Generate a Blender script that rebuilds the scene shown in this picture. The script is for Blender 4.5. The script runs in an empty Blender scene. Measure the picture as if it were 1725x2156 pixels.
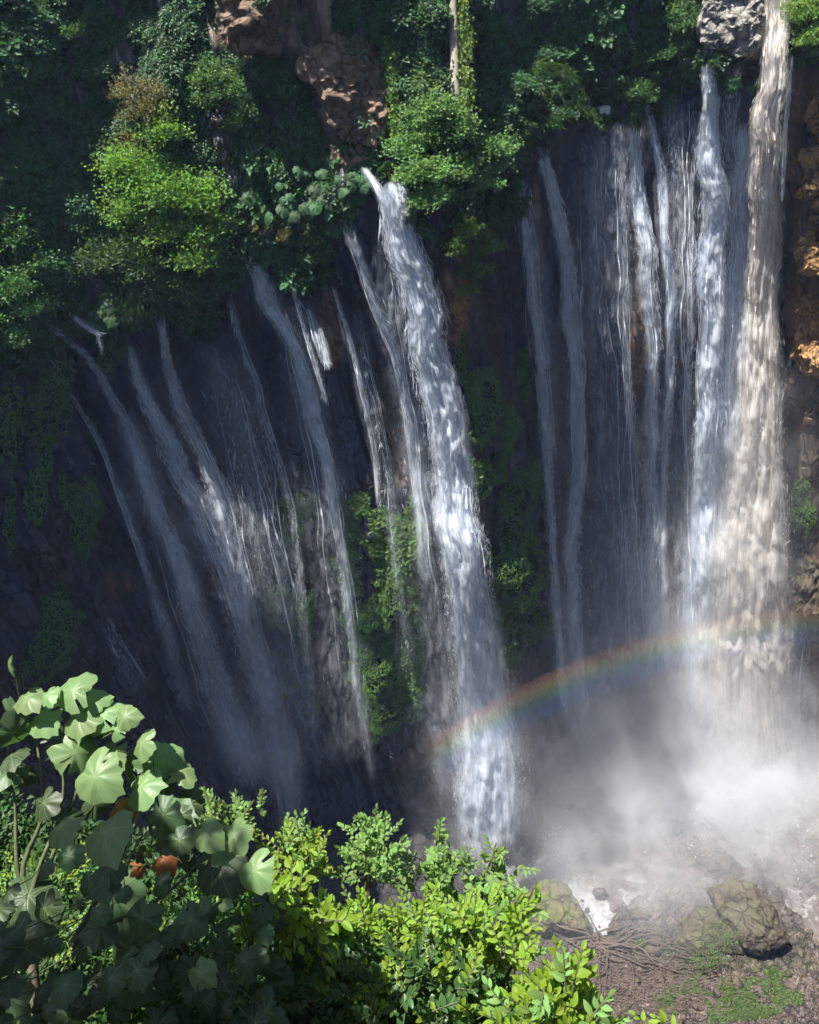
import bpy, math, random
import numpy as np
from mathutils import Vector, Matrix
R_=math.radians
random.seed(7); rng=np.random.default_rng(7)
S=bpy.context.scene; COL=S.collection

# ------------------------------------------------------------------ camera
FOV=61.0; CZ=125.0
VW,VH=1725.0,2156.0
FP=VH/2/math.tan(R_(FOV/2))
nad=np.array([1385-VW/2,-(3580-VH/2),-FP]); nad/=np.linalg.norm(nad)
_up=-nad; _f=np.array([0,0,-1.0]); _Y=_f-_f.dot(_up)*_up; _Y/=np.linalg.norm(_Y); _X=np.cross(_Y,_up)
M3=np.array([_X,_Y,_up])            # camera axes -> world
cam=bpy.data.objects.new('camera',bpy.data.cameras.new('camera')); COL.objects.link(cam); S.camera=cam
cam.data.sensor_fit='VERTICAL'; cam.data.angle=R_(FOV); cam.data.clip_end=2000; cam.data.clip_start=.05
cam.matrix_world=Matrix.Translation((0,0,CZ))@Matrix(M3.tolist()).to_4x4()

# ------------------------------------------------------------------ light
SUN_EL=77.0; SUN_AZ=-90.0           # azimuth from +Y towards +X, towards the sun
sd=Vector((math.cos(R_(SUN_EL))*math.sin(R_(SUN_AZ)),math.cos(R_(SUN_EL))*math.cos(R_(SUN_AZ)),math.sin(R_(SUN_EL))))
sun=bpy.data.objects.new('sun',bpy.data.lights.new('sun','SUN')); COL.objects.link(sun)
sun.data.energy=5.0; sun.data.angle=R_(.5); sun.data.color=(1,.965,.91)
sun.rotation_euler=sd.to_track_quat('Z','Y').to_euler(); sun.location=(0,0,200)
w=bpy.data.worlds.new('World'); S.world=w; w.use_nodes=True
nt=w.node_tree; bg=nt.nodes['Background']; sk=nt.nodes.new('ShaderNodeTexSky'); sk.sky_type='NISHITA'
sk.sun_disc=False; sk.sun_elevation=R_(SUN_EL); sk.sun_rotation=R_(SUN_AZ); nt.links.new(sk.outputs[0],bg.inputs[0])
bg.inputs[1].default_value=.068
S.view_settings.view_transform='Standard'; S.view_settings.look='None'; S.view_settings.gamma=1
S.view_settings.exposure=1.4
S.render.engine='CYCLES'
cy=S.cycles
cy.max_bounces=6; cy.diffuse_bounces=3; cy.glossy_bounces=2; cy.transmission_bounces=4; cy.volume_bounces=2
cy.transparent_max_bounces=32; cy.caustics_reflective=False; cy.caustics_refractive=False
cy.volume_step_rate=1.0; cy.volume_max_steps=128; cy.use_denoising=True; cy.use_adaptive_sampling=True; cy.adaptive_threshold=.05; cy.adaptive_min_samples=20

# ------------------------------------------------------------------ helpers
def pixdir(u,v):
    u=np.asarray(u,float); v=np.asarray(v,float)
    d=np.stack([u-VW/2,-(v-VH/2),-FP*np.ones_like(u)],-1); d/=np.linalg.norm(d,axis=-1,keepdims=True)
    return d@M3.T
def project(P):
    q=(np.asarray(P,float)-np.array([0,0,CZ]))@M3
    z=np.where(q[...,2]>-.01,-.01,q[...,2])
    u=VW/2+FP*q[...,0]/-z; v=VH/2-FP*q[...,1]/-z
    u=np.where(q[...,2]>-.01,-9999,u)
    return u,v
def at(u,v,r):                       # point at range r along the sight line
    return np.array([0,0,CZ])+pixdir(u,v)*r
def _h(ix,iy,iz,s):
    h=(ix.astype(np.uint32)*np.uint32(374761393)+iy.astype(np.uint32)*np.uint32(668265263)+iz.astype(np.uint32)*np.uint32(2147483647)+np.uint32(s*974711+13))
    h=(h^(h>>np.uint32(13)))*np.uint32(1274126177); h=h^(h>>np.uint32(16)); h=h*np.uint32(2246822519); h^=h>>np.uint32(15)
    return (h&np.uint32(0xffffff)).astype(float)/float(0xffffff)*2-1
def noise(P,s=0):
    P=np.asarray(P,float); i=np.floor(P).astype(np.int64); f=P-i; f=f*f*f*(f*(f*6-15)+10)
    o=0
    for dx in (0,1):
        wx=f[...,0] if dx else 1-f[...,0]
        for dy in (0,1):
            wy=f[...,1] if dy else 1-f[...,1]
            for dz in (0,1):
                wz=f[...,2] if dz else 1-f[...,2]
                o=o+wx*wy*wz*_h(i[...,0]+dx,i[...,1]+dy,i[...,2]+dz,s)
    return o
def fbm(P,oct=4,s=0,g=.5):
    o=0;a=1;P=np.asarray(P,float)
    for k in range(oct): o=o+a*noise(P*2**k+k*17.3,s+k); a*=g
    return o
def inpoly(u,v,poly):
    c=np.zeros(np.shape(u),bool); n=len(poly)
    for i in range(n):
        x1,y1=poly[i]; x2,y2=poly[i-1]
        with np.errstate(divide='ignore',invalid='ignore'):
            c^=((y1>v)!=(y2>v))&(u<(x2-x1)*(v-y1)/((y2-y1) if y2!=y1 else 1e-9)+x1)
    return c
def tag(o,label=None,cat=None,group=None,kind=None):
    if label: o['label']=label
    if cat: o['category']=cat
    if group: o['group']=group
    if kind: o['kind']=kind
    return o
def empty(name,loc):
    o=bpy.data.objects.new(name,None); COL.objects.link(o); o.location=tuple(map(float,loc)); o.empty_display_size=.2; return o
def mesh_np(name,V,F,mat,parent=None,col=None,smooth=False,uv=None,link=True,loc=None):
    """V (n,3); F (m,k) uniform faces; col (n,3) per vertex; uv (n,2)"""
    V=np.asarray(V,np.float32).copy(); F=np.asarray(F,np.int32)
    off=np.zeros(3,np.float32)
    if parent is not None and link: off=np.array(parent.location,np.float32)
    if loc is not None: off=np.array(loc,np.float32)
    V=V-off
    me=bpy.data.meshes.new(name); n,k=F.shape
    me.vertices.add(len(V)); me.vertices.foreach_set('co',V.ravel())
    me.loops.add(n*k); me.loops.foreach_set('vertex_index',F.ravel())
    me.polygons.add(n); me.polygons.foreach_set('loop_start',np.arange(0,n*k,k,dtype=np.int32))
    if smooth: me.polygons.foreach_set('use_smooth',np.ones(n,bool))
    else: me.polygons.foreach_set('use_smooth',np.zeros(n,bool))
    if col is not None:
        a=me.color_attributes.new('tint','FLOAT_COLOR','POINT')
        a.data.foreach_set('color',np.concatenate([col,np.ones((len(V),1))],1).astype(np.float32).ravel())
    if uv is not None:
        l=me.uv_layers.new(name='UVMap'); l.data.foreach_set('uv',np.asarray(uv,np.float32)[F.ravel()].ravel())
    me.update(calc_edges=True)
    if mat: me.materials.append(mat)
    o=bpy.data.objects.new(name,me)
    if loc is not None: o.location=tuple(map(float,loc))
    if link: COL.objects.link(o)
    if parent is not None: o.parent=parent
    return o
def gridF(nr,nc):
    i=np.arange(nr*nc).reshape(nr,nc)
    return np.stack([i[:-1,:-1],i[:-1,1:],i[1:,1:],i[1:,:-1]],-1).reshape(-1,4)
def join(parts):
    V=[];F=[];o=0
    for v,f in parts: V.append(v);F.append(f+o);o+=len(v)
    return np.concatenate(V),np.concatenate(F)
def unit(a): return a/np.maximum(np.linalg.norm(a,axis=-1,keepdims=True),1e-9)

# ------------------------------------------------------------------ materials
class NB:
    def __init__(s,name):
        s.m=bpy.data.materials.new(name); s.m.use_nodes=True; s.n=s.m.node_tree.nodes; s.l=s.m.node_tree.links; s.n.clear(); s.out=s.n.new('ShaderNodeOutputMaterial')
    def new(s,t,ins=None,**kw):
        q=s.n.new(t)
        for k,v in kw.items(): setattr(q,k,v)
        for k,v in (ins or {}).items():
            if isinstance(v,bpy.types.NodeSocket): s.l.new(v,q.inputs[k])
            else: q.inputs[k].default_value=v
        return q
    def math(s,op,a,b=0.,c=0.,clamp=False):
        q=s.new('ShaderNodeMath',operation=op,use_clamp=clamp)
        for i,v in enumerate((a,b,c)):
            if isinstance(v,bpy.types.NodeSocket): s.l.new(v,q.inputs[i])
            else: q.inputs[i].default_value=v
        return q.outputs[0]
    def noise(s,vec,scale,detail=4,rough=.55,dist=0.):
        q=s.new('ShaderNodeTexNoise',{'Scale':scale,'Detail':detail,'Roughness':rough,'Distortion':dist})
        if vec is not None: s.l.new(vec,q.inputs['Vector'])
        return q.outputs[0]
    def ramp(s,f,a,b):
        q=s.new('ShaderNodeMapRange',{1:a,2:b}); s.l.new(f,q.inputs[0]); return q.outputs[0]
    def mix(s,f,a,b,mode='MIX'):
        q=s.new('ShaderNodeMix',data_type='RGBA',blend_type=mode)
        for i,v in ((0,f),(6,a),(7,b)):
            if isinstance(v,bpy.types.NodeSocket): s.l.new(v,q.inputs[i])
            else: q.inputs[i].default_value=v if i==0 else (*v,1) if len(v)==3 else v
        return q.outputs[2]
    def coords(s,sc=(1,1,1),kind='Object'):
        tc=s.new('ShaderNodeTexCoord'); mp=s.new('ShaderNodeMapping',{'Scale':sc}); s.l.new(tc.outputs[kind],mp.inputs[0]); return mp.outputs[0]

def leaf_mat(name,col,trans=None,tfac=.45,var=.25,rough=.5,attr=True,veins=False):
    b=NB(name); trans=trans or (col[0]*1.6,col[1]*1.5,col[2]*.7)
    oi=b.new('ShaderNodeObjectInfo')
    hs=b.new('ShaderNodeHueSaturation',{'Color':(*col,1)})
    rv=b.math('MULTIPLY_ADD',oi.outputs['Random'],2*var,1-var); b.l.new(rv,hs.inputs['Value'])
    hv=b.math('MULTIPLY_ADD',oi.outputs['Random'],.04,.48); b.l.new(hv,hs.inputs['Hue'])
    ht=b.new('ShaderNodeHueSaturation',{'Color':(*trans,1)}); b.l.new(rv,ht.inputs['Value'])
    c,t=hs.outputs[0],ht.outputs[0]
    if attr:
        at_=b.new('ShaderNodeAttribute',attribute_name='tint')
        c=b.mix(1.,c,at_.outputs[0],'MULTIPLY'); t=b.mix(1.,t,at_.outputs[0],'MULTIPLY')
    if veins:
        co=b.coords(); sx=b.new('ShaderNodeSeparateXYZ'); b.l.new(co,sx.inputs[0])
        an=b.math('ARCTAN2',sx.outputs[0],sx.outputs[1])
        wv=b.math('ABSOLUTE',b.math('SINE',b.math('MULTIPLY',an,4.5)))
        r2=b.math('SQRT',b.math('ADD',b.math('MULTIPLY',sx.outputs[0],sx.outputs[0]),b.math('MULTIPLY',sx.outputs[1],sx.outputs[1])))
        thin=b.math('MULTIPLY',wv,r2)
        vm=b.ramp(thin,.05,.0)
        c=b.mix(b.math('MULTIPLY',vm,.55),c,(.30,.38,.16)); t=b.mix(b.math('MULTIPLY',vm,.5),t,(.30,.42,.12))
        nz=b.ramp(b.noise(b.coords(kind='Object'),6,3),.35,.7)
        c=b.mix(b.math('MULTIPLY',nz,.35),c,(col[0]*1.5,col[1]*1.25,col[2]*1.1))
    pr=b.new('ShaderNodeBsdfPrincipled',{'Roughness':rough,'Specular IOR Level':.35}); b.l.new(c,pr.inputs['Base Color'])
    tr=b.new('ShaderNodeBsdfTranslucent'); b.l.new(t,tr.inputs[0])
    mx=b.new('ShaderNodeMixShader',{0:tfac}); b.l.new(pr.outputs[0],mx.inputs[1]); b.l.new(tr.outputs[0],mx.inputs[2])
    b.l.new(mx.outputs[0],b.out.inputs[0]); return b.m
def rock_mat(name,base,dark,light,scale=.6,rough=.75,streak=False,attr=False,moss=None,bump=.5,spec=.3):
    b=NB(name); co=b.coords((1,1,.16) if streak else (1,1,1)); cn=b.coords()
    n1=b.noise(co,scale,6,.62,.3); n2=b.noise(cn,scale*5,5,.65); n3=b.noise(cn,scale*.25,3)
    if attr:
        a=b.new('ShaderNodeAttribute',attribute_name='tint').outputs[0]
        c=b.mix(b.ramp(n1,.38,.68),b.mix(1.,a,(.45,.45,.48),'MULTIPLY'),b.mix(1.,a,(1.45,1.4,1.35),'MULTIPLY'))
        c=b.mix(b.ramp(n2,.35,.7),b.mix(1.,c,(.6,.6,.62),'MULTIPLY'),c)
    else:
        c=b.mix(b.ramp(n1,.35,.65),dark,base); c=b.mix(b.ramp(n2,.5,.78),c,light)
        c=b.mix(b.math('MULTIPLY',b.ramp(n3,.4,.7),.5),c,light)
    if moss:
        ge=b.new('ShaderNodeNewGeometry'); sx=b.new('ShaderNodeSeparateXYZ'); b.l.new(ge.outputs['Normal'],sx.inputs[0])
        f=b.math('MULTIPLY',b.ramp(sx.outputs[2],.2,.8),b.ramp(b.noise(cn,scale*1.2,5),.42,.6)); c=b.mix(f,c,moss)
    pr=b.new('ShaderNodeBsdfPrincipled',{'Roughness':rough,'Specular IOR Level':spec}); b.l.new(c,pr.inputs['Base Color'])
    wv=b.new('ShaderNodeVectorMath',operation='ADD'); b.l.new(b.coords((1,1,.55)),wv.inputs[0]); nn_=b.new('ShaderNodeTexNoise',{'Scale':scale*1.2,'Detail':4}); b.l.new(cn,nn_.inputs['Vector']); sc_=b.new('ShaderNodeVectorMath',{'Scale':1.6/scale*.5},operation='SCALE'); b.l.new(nn_.outputs[1],sc_.inputs[0]); b.l.new(sc_.outputs[0],wv.inputs[1])
    vo=b.new('ShaderNodeTexVoronoi',{'Scale':scale*1.1},feature='DISTANCE_TO_EDGE'); b.l.new(wv.outputs[0],vo.inputs['Vector']); ck=b.ramp(vo.outputs['Distance'],.0,.07)
    cm=b.mix(ck,b.mix(1.,c,(.35,.33,.33),'MULTIPLY'),c); b.l.new(cm,pr.inputs['Base Color'])
    h=b.math('ADD',b.math('ADD',b.math('MULTIPLY',n1,1.),b.math('MULTIPLY',n2,.35)),b.math('MULTIPLY',ck,.35))
    bp=b.new('ShaderNodeBump',{'Strength':bump,'Distance':.5}); b.l.new(h,bp.inputs['Height']); b.l.new(bp.outputs[0],pr.inputs['Normal'])
    b.l.new(pr.outputs[0],b.out.inputs[0]); return b.m
def plain_mat(name,col,rough=.8,nscale=8,amt=.4):
    b=NB(name); n=b.noise(b.coords(),nscale,5)
    c=b.mix(b.ramp(n,.3,.7),tuple(x*(1-amt) for x in col),tuple(min(1,x*(1+amt)) for x in col))
    pr=b.new('ShaderNodeBsdfPrincipled',{'Roughness':rough}); b.l.new(c,pr.inputs['Base Color'])
    bp=b.new('ShaderNodeBump',{'Strength':.4,'Distance':.03}); b.l.new(n,bp.inputs['Height']); b.l.new(bp.outputs[0],pr.inputs['Normal'])
    b.l.new(pr.outputs[0],b.out.inputs[0]); return b.m
def drop_mat(name,col,alpha):
    b=NB(name)
    d=b.new('ShaderNodeBsdfDiffuse',{'Color':(*col,1)}); t=b.new('ShaderNodeBsdfTranslucent',{'Color':(*col,1)})
    m=b.new('ShaderNodeMixShader',{0:.5}); b.l.new(d.outputs[0],m.inputs[1]); b.l.new(t.outputs[0],m.inputs[2])
    tr=b.new('ShaderNodeBsdfTransparent'); m2=b.new('ShaderNodeMixShader',{0:alpha}); b.l.new(tr.outputs[0],m2.inputs[1]); b.l.new(m.outputs[0],m2.inputs[2])
    b.l.new(m2.outputs[0],b.out.inputs[0]); return b.m
def sheet_mat(name,col,dens,seed=0.):
    """thin falling sheet: streaky cover along the fall, UV.x 0..1 across, UV.y metres down, tint.r = strength"""
    b=NB(name)
    uvn=b.new('ShaderNodeUVMap',uv_map='UVMap'); sx=b.new('ShaderNodeSeparateXYZ'); b.l.new(uvn.outputs[0],sx.inputs[0])
    wid=b.new('ShaderNodeAttribute',attribute_name='tint'); sp=b.new('ShaderNodeSeparateColor'); b.l.new(wid.outputs[0],sp.inputs[0])
    def st(fx,fy,z,det=3,r=.6):
        cb=b.new('ShaderNodeCombineXYZ',{2:z+seed}); b.l.new(b.math('MULTIPLY',sx.outputs[0],fx),cb.inputs[0]); b.l.new(b.math('MULTIPLY',sx.outputs[1],fy),cb.inputs[1])
        return b.noise(cb.outputs[0],1.,det,r,.25)
    wm=sp.outputs[1]
    def stm(fx,fy,z,det=3,r=.6,dist=.3):
        cb=b.new('ShaderNodeCombineXYZ',{2:z+seed}); b.l.new(b.math('MULTIPLY',b.math('MULTIPLY',sx.outputs[0],wm),fx),cb.inputs[0]); b.l.new(b.math('MULTIPLY',sx.outputs[1],fy),cb.inputs[1])
        return b.noise(cb.outputs[0],1.,det,r,dist)
    fine=stm(50,.14,0,4,.65); broad=stm(11,.05,5,3); clump=stm(16,.32,9,4,.65,.8)
    e=b.math('MULTIPLY',b.math('MULTIPLY',sx.outputs[0],b.math('SUBTRACT',1.,sx.outputs[0])),4.)
    e=b.math('POWER',b.math('MAXIMUM',e,0.),1.5)
    f=b.math('ADD',b.math('MULTIPLY',fine,.38),b.math('ADD',b.math('MULTIPLY',broad,.36),b.math('MULTIPLY',clump,.38)))
    f=b.math('POWER',b.ramp(f,.40,.74),1.3)
    a=b.math('MULTIPLY',b.math('MULTIPLY',f,e),b.math('MULTIPLY',sp.outputs[0],dens),clamp=True)
    d=b.new('ShaderNodeBsdfDiffuse',{'Color':(*col,1)}); t=b.new('ShaderNodeBsdfTranslucent',{'Color':(*col,1)})
    m=b.new('ShaderNodeMixShader',{0:.5}); b.l.new(d.outputs[0],m.inputs[1]); b.l.new(t.outputs[0],m.inputs[2])
    tr=b.new('ShaderNodeBsdfTransparent'); m2=b.new('ShaderNodeMixShader'); b.l.new(a,m2.inputs[0]); b.l.new(tr.outputs[0],m2.inputs[1]); b.l.new(m.outputs[0],m2.inputs[2])
    b.l.new(m2.outputs[0],b.out.inputs[0]); return b.m

MAT=dict(
 cliff=rock_mat('wet_cliff',None,None,None,scale=.35,rough=.42,streak=True,attr=True,bump=1.,spec=.6),
 bed=rock_mat('river_bed',None,None,None,scale=.5,rough=.8,attr=True,bump=.6),
 boulder=rock_mat('boulder_rock',(.075,.055,.040),(.028,.021,.018),(.125,.098,.072),scale=.35,rough=.7,moss=(.075,.07,.035)),
 wetrock=rock_mat('wet_rock',(.06,.05,.055),(.03,.026,.03),(.11,.09,.08),scale=.5,rough=.4),
 mossrock=rock_mat('mossy_rock',(.085,.07,.035),(.05,.045,.03),(.20,.17,.09),scale=.4,rough=.8,moss=(.09,.12,.02)),
 tufa=rock_mat('ochre_rock',(.38,.21,.08),(.12,.07,.035),(.55,.36,.16),scale=.6,rough=.8),
 slope=rock_mat('soil',(.05,.04,.03),(.02,.018,.015),(.08,.065,.045),scale=.8,rough=.9),
 bark=plain_mat('bark',(.10,.08,.055)), barkpale=plain_mat('pale_bark',(.27,.24,.18),nscale=3),
 root=plain_mat('dead_root',(.085,.06,.045)), stem=plain_mat('green_stem',(.07,.085,.035)),
 vine=leaf_mat('vine_leaves',(.045,.11,.038),tfac=.3,var=.35),
 broad=leaf_mat('broad_vine_leaves',(.035,.095,.03),tfac=.3,var=.3,rough=.55),
 fern=leaf_mat('hanging_fern',(.045,.10,.025),tfac=.35,var=.3),
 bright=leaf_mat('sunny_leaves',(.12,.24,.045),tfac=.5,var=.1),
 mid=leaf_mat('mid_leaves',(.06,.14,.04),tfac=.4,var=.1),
 sage=leaf_mat('sage_leaves',(.09,.19,.065),tfac=.45,var=.1),
 olive=leaf_mat('olive_leaves',(.12,.125,.05),tfac=.4,var=.1),
 moss=leaf_mat('moss_leaves',(.09,.185,.045),tfac=.3,var=.15),
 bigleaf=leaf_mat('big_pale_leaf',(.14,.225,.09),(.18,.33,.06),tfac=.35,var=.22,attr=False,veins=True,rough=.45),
 shadeleaf=leaf_mat('big_leaf_shaded',(.06,.10,.045),(.07,.14,.025),tfac=.35,var=.45,attr=False,veins=True,rough=.45),  # same leaves as bigleaf, shade painted in as a darker colour
 brownleaf=leaf_mat('dry_big_leaf',(.28,.12,.04),(.35,.15,.03),tfac=.35,var=.2,attr=False),
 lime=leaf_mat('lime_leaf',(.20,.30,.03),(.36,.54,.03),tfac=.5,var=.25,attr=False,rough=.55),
 fresh=leaf_mat('fresh_leaf',(.16,.27,.07),(.24,.42,.05),tfac=.45,var=.3,attr=False,rough=.6),
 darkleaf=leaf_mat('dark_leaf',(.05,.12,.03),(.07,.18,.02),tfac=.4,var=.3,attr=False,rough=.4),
 limeS=leaf_mat('lime_leaf_mass',(.15,.27,.04),(.26,.45,.03),tfac=.5,var=.05),
 darkS=leaf_mat('dark_leaf_mass',(.045,.10,.03),(.06,.15,.02),tfac=.4,var=.05),
 grass=leaf_mat('river_grass',(.10,.17,.055),tfac=.35,var=.1),
 drop=drop_mat('falling_water',(.88,.92,.98),.75), mud=drop_mat('muddy_falling_water',(.86,.79,.72),.85),
 sheet=sheet_mat('water_sheet',(.86,.91,.98),1.), mudsheet=sheet_mat('muddy_water_sheet',(.93,.885,.84),1.45,3.),
)

# ------------------------------------------------------------------ the cliff surface
_th=np.array([-110,-80,-60,-45,-36,-28,-20,-12,-5,0,3,6,8.5,12,17,22,30,35,40,50,70,110.])
_rr=np.array([ 48, 54, 62, 73, 82, 91, 97, 95, 89,84,83,84,90, 96,100,102,102,97,90,80,66,54.])
_tg=np.arange(-112,112.1,.5); _rg=np.interp(_tg,_th,_rr); _k=np.exp(-np.linspace(-2,2,9)**2); _k/=_k.sum()
_rg=np.convolve(np.pad(_rg,4,mode='edge'),_k,mode='valid')
def Rb(th): return np.interp(th,_tg,_rg)
LIP=[(-60,700),(0,665),(100,672),(300,600),(500,505),(770,362),(850,392),(960,400),(1060,350),(1130,300),(1380,205),(1480,128),(1725,60)]
_lt=[];_lz=[]
for u,v in LIP:
    d=pixdir(u,v); t=math.degrees(math.atan2(d[0],d[1])); _lt.append(t); _lz.append(CZ+d[2]/math.hypot(d[0],d[1])*Rb(t))
_lt=[-112]+_lt+[112]; _lz=[_lz[0]]+_lz+[_lz[-1]]
def Zlip(th): return np.interp(th,_lt,_lz)
def rad(th,z):                        # smooth radius of the cliff about the viewpoint's plumb line
    zl=Zlip(th); r=Rb(th)
    up=np.maximum(z-zl,0)
    lean=(1-np.clip(z/zl,0,1))*-3.0   # foot stands a little forward
    under=-1.2*np.exp(-((z-zl)/1.6)**2)
    return r+lean+under+up*.22+2.2*noise(np.stack([th*.16,z*.05,th*0],-1),3)+1.2*noise(np.stack([th*.5,z*.11,th*0],-1),4)
def pol(th,r,z): t=np.radians(th); return np.stack([r*np.sin(t),r*np.cos(t),z],-1)
def wall(u,v,off=0.):
    """point of the cliff seen there, moved off metres out of the rock"""
    d=pixdir(u,v); th=np.degrees(np.arctan2(d[...,0],d[...,1])); sl=d[...,2]/np.hypot(d[...,0],d[...,1])
    r=Rb(th)
    for _ in range(12): r=.5*r+.5*(rad(th,CZ+r*sl)-off)
    z=CZ+r*sl
    neg=z<.3
    r=np.where(neg,(CZ-.3)/-sl,r); z=np.where(neg,.3,z)
    return pol(th,r,z)
def ground(u,v,z=0.):
    d=pixdir(u,v); k=(z-CZ)/d[...,2]; return np.array([0,0,CZ])+d*k[...,None] if np.ndim(k) else np.array([0,0,CZ])+d*k

BARE=[[(440,-30),(705,-30),(680,100),(600,95),(560,130),(470,120),(430,60)],
      [(600,100),(720,60),(820,120),(828,290),(790,330),(700,330),(680,230),(640,180)]]
GREY=[(1490,-40),(1655,-40),(1612,118),(1478,118),(1465,50)]
VEDGE=[(-200,780),(0,770),(90,745),(112,690),(200,650),(330,620),(350,640),(400,685),(470,660),(490,530),(560,510),(600,545),(640,600),(690,590),(702,480),(730,430),(765,400),(770,345),(850,385),(900,450),(960,490),(1060,410),(1080,350),(1130,300),(1250,238),(1380,222),(1450,150),(1480,120),(1600,112),(1655,112),(1725,115),(2200,60)]
def veg_edge(u): a=np.array(VEDGE,float); return np.interp(u,a[:,0],a[:,1])
OCHRE=[((955,640),(45,75)),((1340,670),(32,120)),((1700,370),(40,60)),((1710,470),(45,45)),((1700,200),(50,50)),((1700,640),(40,90)),
       ((700,690),(22,70)),((1695,1250),(45,60)),((450,1230),(60,30)),((260,1230),(40,25)),((1290,1900),(10,10)),((850,960),(30,50)),((1130,430),(8,60))]
def cliff_colour(P,th,z):
    u,v=project(P); n=fbm(P*.25,4,11); n2=fbm(P*np.array([.5,.5,.07]),4,21)
    C=np.tile(np.array([.019,.024,.047]),(len(P),1))
    C*=(1+.45*n2)[:,None].clip(.35,2)
    wb=np.clip(n*1.4+.15,0,1)[:,None]; C=C*(1-.5*wb)+np.array([.060,.042,.036])*.32*wb
    dry=(z>Zlip(th)-1)[:,None]; C=np.where(dry,np.array([.040,.042,.030])*(1+.3*n[:,None]),C)
    def put(mask,c):
        nonlocal C
        C=C*(1-mask[:,None])+np.array(c)*mask[:,None]
    right=np.clip((u-1640+30*n)/30,0,1)*(z<Zlip(th)); put(right*.85,(.17,.115,.075))
    for (cu,cv),(ru,rv) in OCHRE:
        d=((u-cu)/ru)**2+((v-cv)/rv)**2; put(np.clip(1.5-d+1.0*n2,0,1)*(.85 if cu>900 else .5),(.30,.155,.055))
    wob=18*n
    for p in BARE: put(inpoly(u+wob,v+wob,p)*np.clip(.9+.4*n2,.6,1),(.36,.245,.155))
    put(inpoly(u+wob*.5,v+wob*.4,GREY)*1.,(.36,.33,.30))
    return C.clip(.004,1)
def build_cliff():
    th=np.concatenate([np.arange(-110,-42,.7),np.arange(-42,46,.19),np.arange(46,110.1,.7)])
    s=np.concatenate([np.linspace(-6,100,300)[:-1]/100.,])      # below the lip, share of lip height
    up=np.concatenate([np.arange(0,30,.35),np.linspace(30,60,12)])
    T,Sg=np.meshgrid(th,s); Z1=Sg*Zlip(T)
    T2,U=np.meshgrid(th,up); Z2=Zlip(T2)+U
    T=np.vstack([T,T2]); Z=np.vstack([Z1,Z2])
    r=rad(T,Z); P=pol(T,r,Z).reshape(-1,3)
    t=T.ravel(); z=Z.ravel()
    ribs=fbm(np.stack([t*1.1,z*.05,t*0],-1),4,31)*1.0; lumps=fbm(P*.28,4,41)*1.0
    ridge=-np.abs(fbm(P*.12,4,51))*2.2
    above=z>Zlip(t)
    strat=noise(np.stack([t*.15,z*.7,t*0],-1),61)*.35
    k=np.where(above,.6,.42)
    fine=fbm(np.stack([t*3.2,z*.10,t*0],-1),4,36)*.45
    disp=ribs*.9+lumps*.8*k+ridge*k+strat*k+fine+.25*noise(P*1.3,71)
    for (cu,cv),(ru,rv) in OCHRE[:6]:
        u,v=project(P); d=((u-cu)/ru)**2+((v-cv)/rv)**2; disp=disp-2.2*np.exp(-d)
    # blocky breaks in the bare faces
    rr=np.hypot(P[:,0],P[:,1])+disp
    P=pol(t,rr,z)
    C=cliff_colour(P,t,z)
    o=mesh_np('cliff',P,gridF(*T.shape),MAT['cliff'],col=C,smooth=True); tag(o,kind='structure'); return o
build_cliff()

# ------------------------------------------------------------------ river bed, water
def bed_h(x,y):
    P=np.stack([x,y,x*0],-1); r=np.hypot(x,y)
    h=fbm(P*.06,4,101)*1.3+fbm(P*.45,4,111)*.28+fbm(P*1.8,2,115)*.07
    th=np.degrees(np.arctan2(x,y))
    for (px,py,w,dp) in CH: h=h-dp*np.exp(-(((x-px)**2+(y-py)**2)/w**2))
    return h+.35
CHP=[(1060,1800,0),(1130,1820,0),(1190,1890,0),(1250,1935,0),(1330,1900,0),(1420,1860,0),(1500,1800,0),(1560,1740,0),(1620,1800,0),(1600,1700,0),(1680,1880,0),(1730,1930,0),(1790,1980,0),(1420,1740,0),(1330,1790,0),(1240,1830,0)]
CH=[]
for u,v,_ in CHP: p=ground(u,v,0); CH.append((p[0],p[1],4.6,1.1))
g=np.concatenate([np.linspace(-400,-75,12)[:-1],np.linspace(-75,90,420),np.linspace(90,400,12)[1:]]); gy=np.concatenate([np.linspace(-400,-20,10)[:-1],np.linspace(-20,30,60)[:-1],np.linspace(30,115,330),np.linspace(115,500,12)[1:]])
GX,GY=np.meshgrid(g,gy); GZ=bed_h(GX.ravel(),GY.ravel())
GP=np.stack([GX.ravel(),GY.ravel(),GZ],-1); gu,gv=project(GP); gn=fbm(GP*.2,4,120); gn2=fbm(GP*.8,3,125)
GC=np.tile(np.array([.10,.083,.074]),(len(GP),1))*(1+.3*gn2)[:,None]
def gput(m,c): 
    global GC
    GC=GC*(1-m[:,None])+np.array(c)*m[:,None]
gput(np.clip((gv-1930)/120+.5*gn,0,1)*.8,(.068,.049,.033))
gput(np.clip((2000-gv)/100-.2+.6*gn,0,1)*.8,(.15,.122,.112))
gput(np.clip((1110-gu)/60,0,1)*.95,(.035,.033,.036))  # shade left of the main fall painted dark into the bed
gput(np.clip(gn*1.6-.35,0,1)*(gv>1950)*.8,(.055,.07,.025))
tag(mesh_np('river_bed',GP,gridF(*GX.shape),MAT['bed'],col=GC.clip(.01,1),smooth=True),kind='structure')
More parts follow.
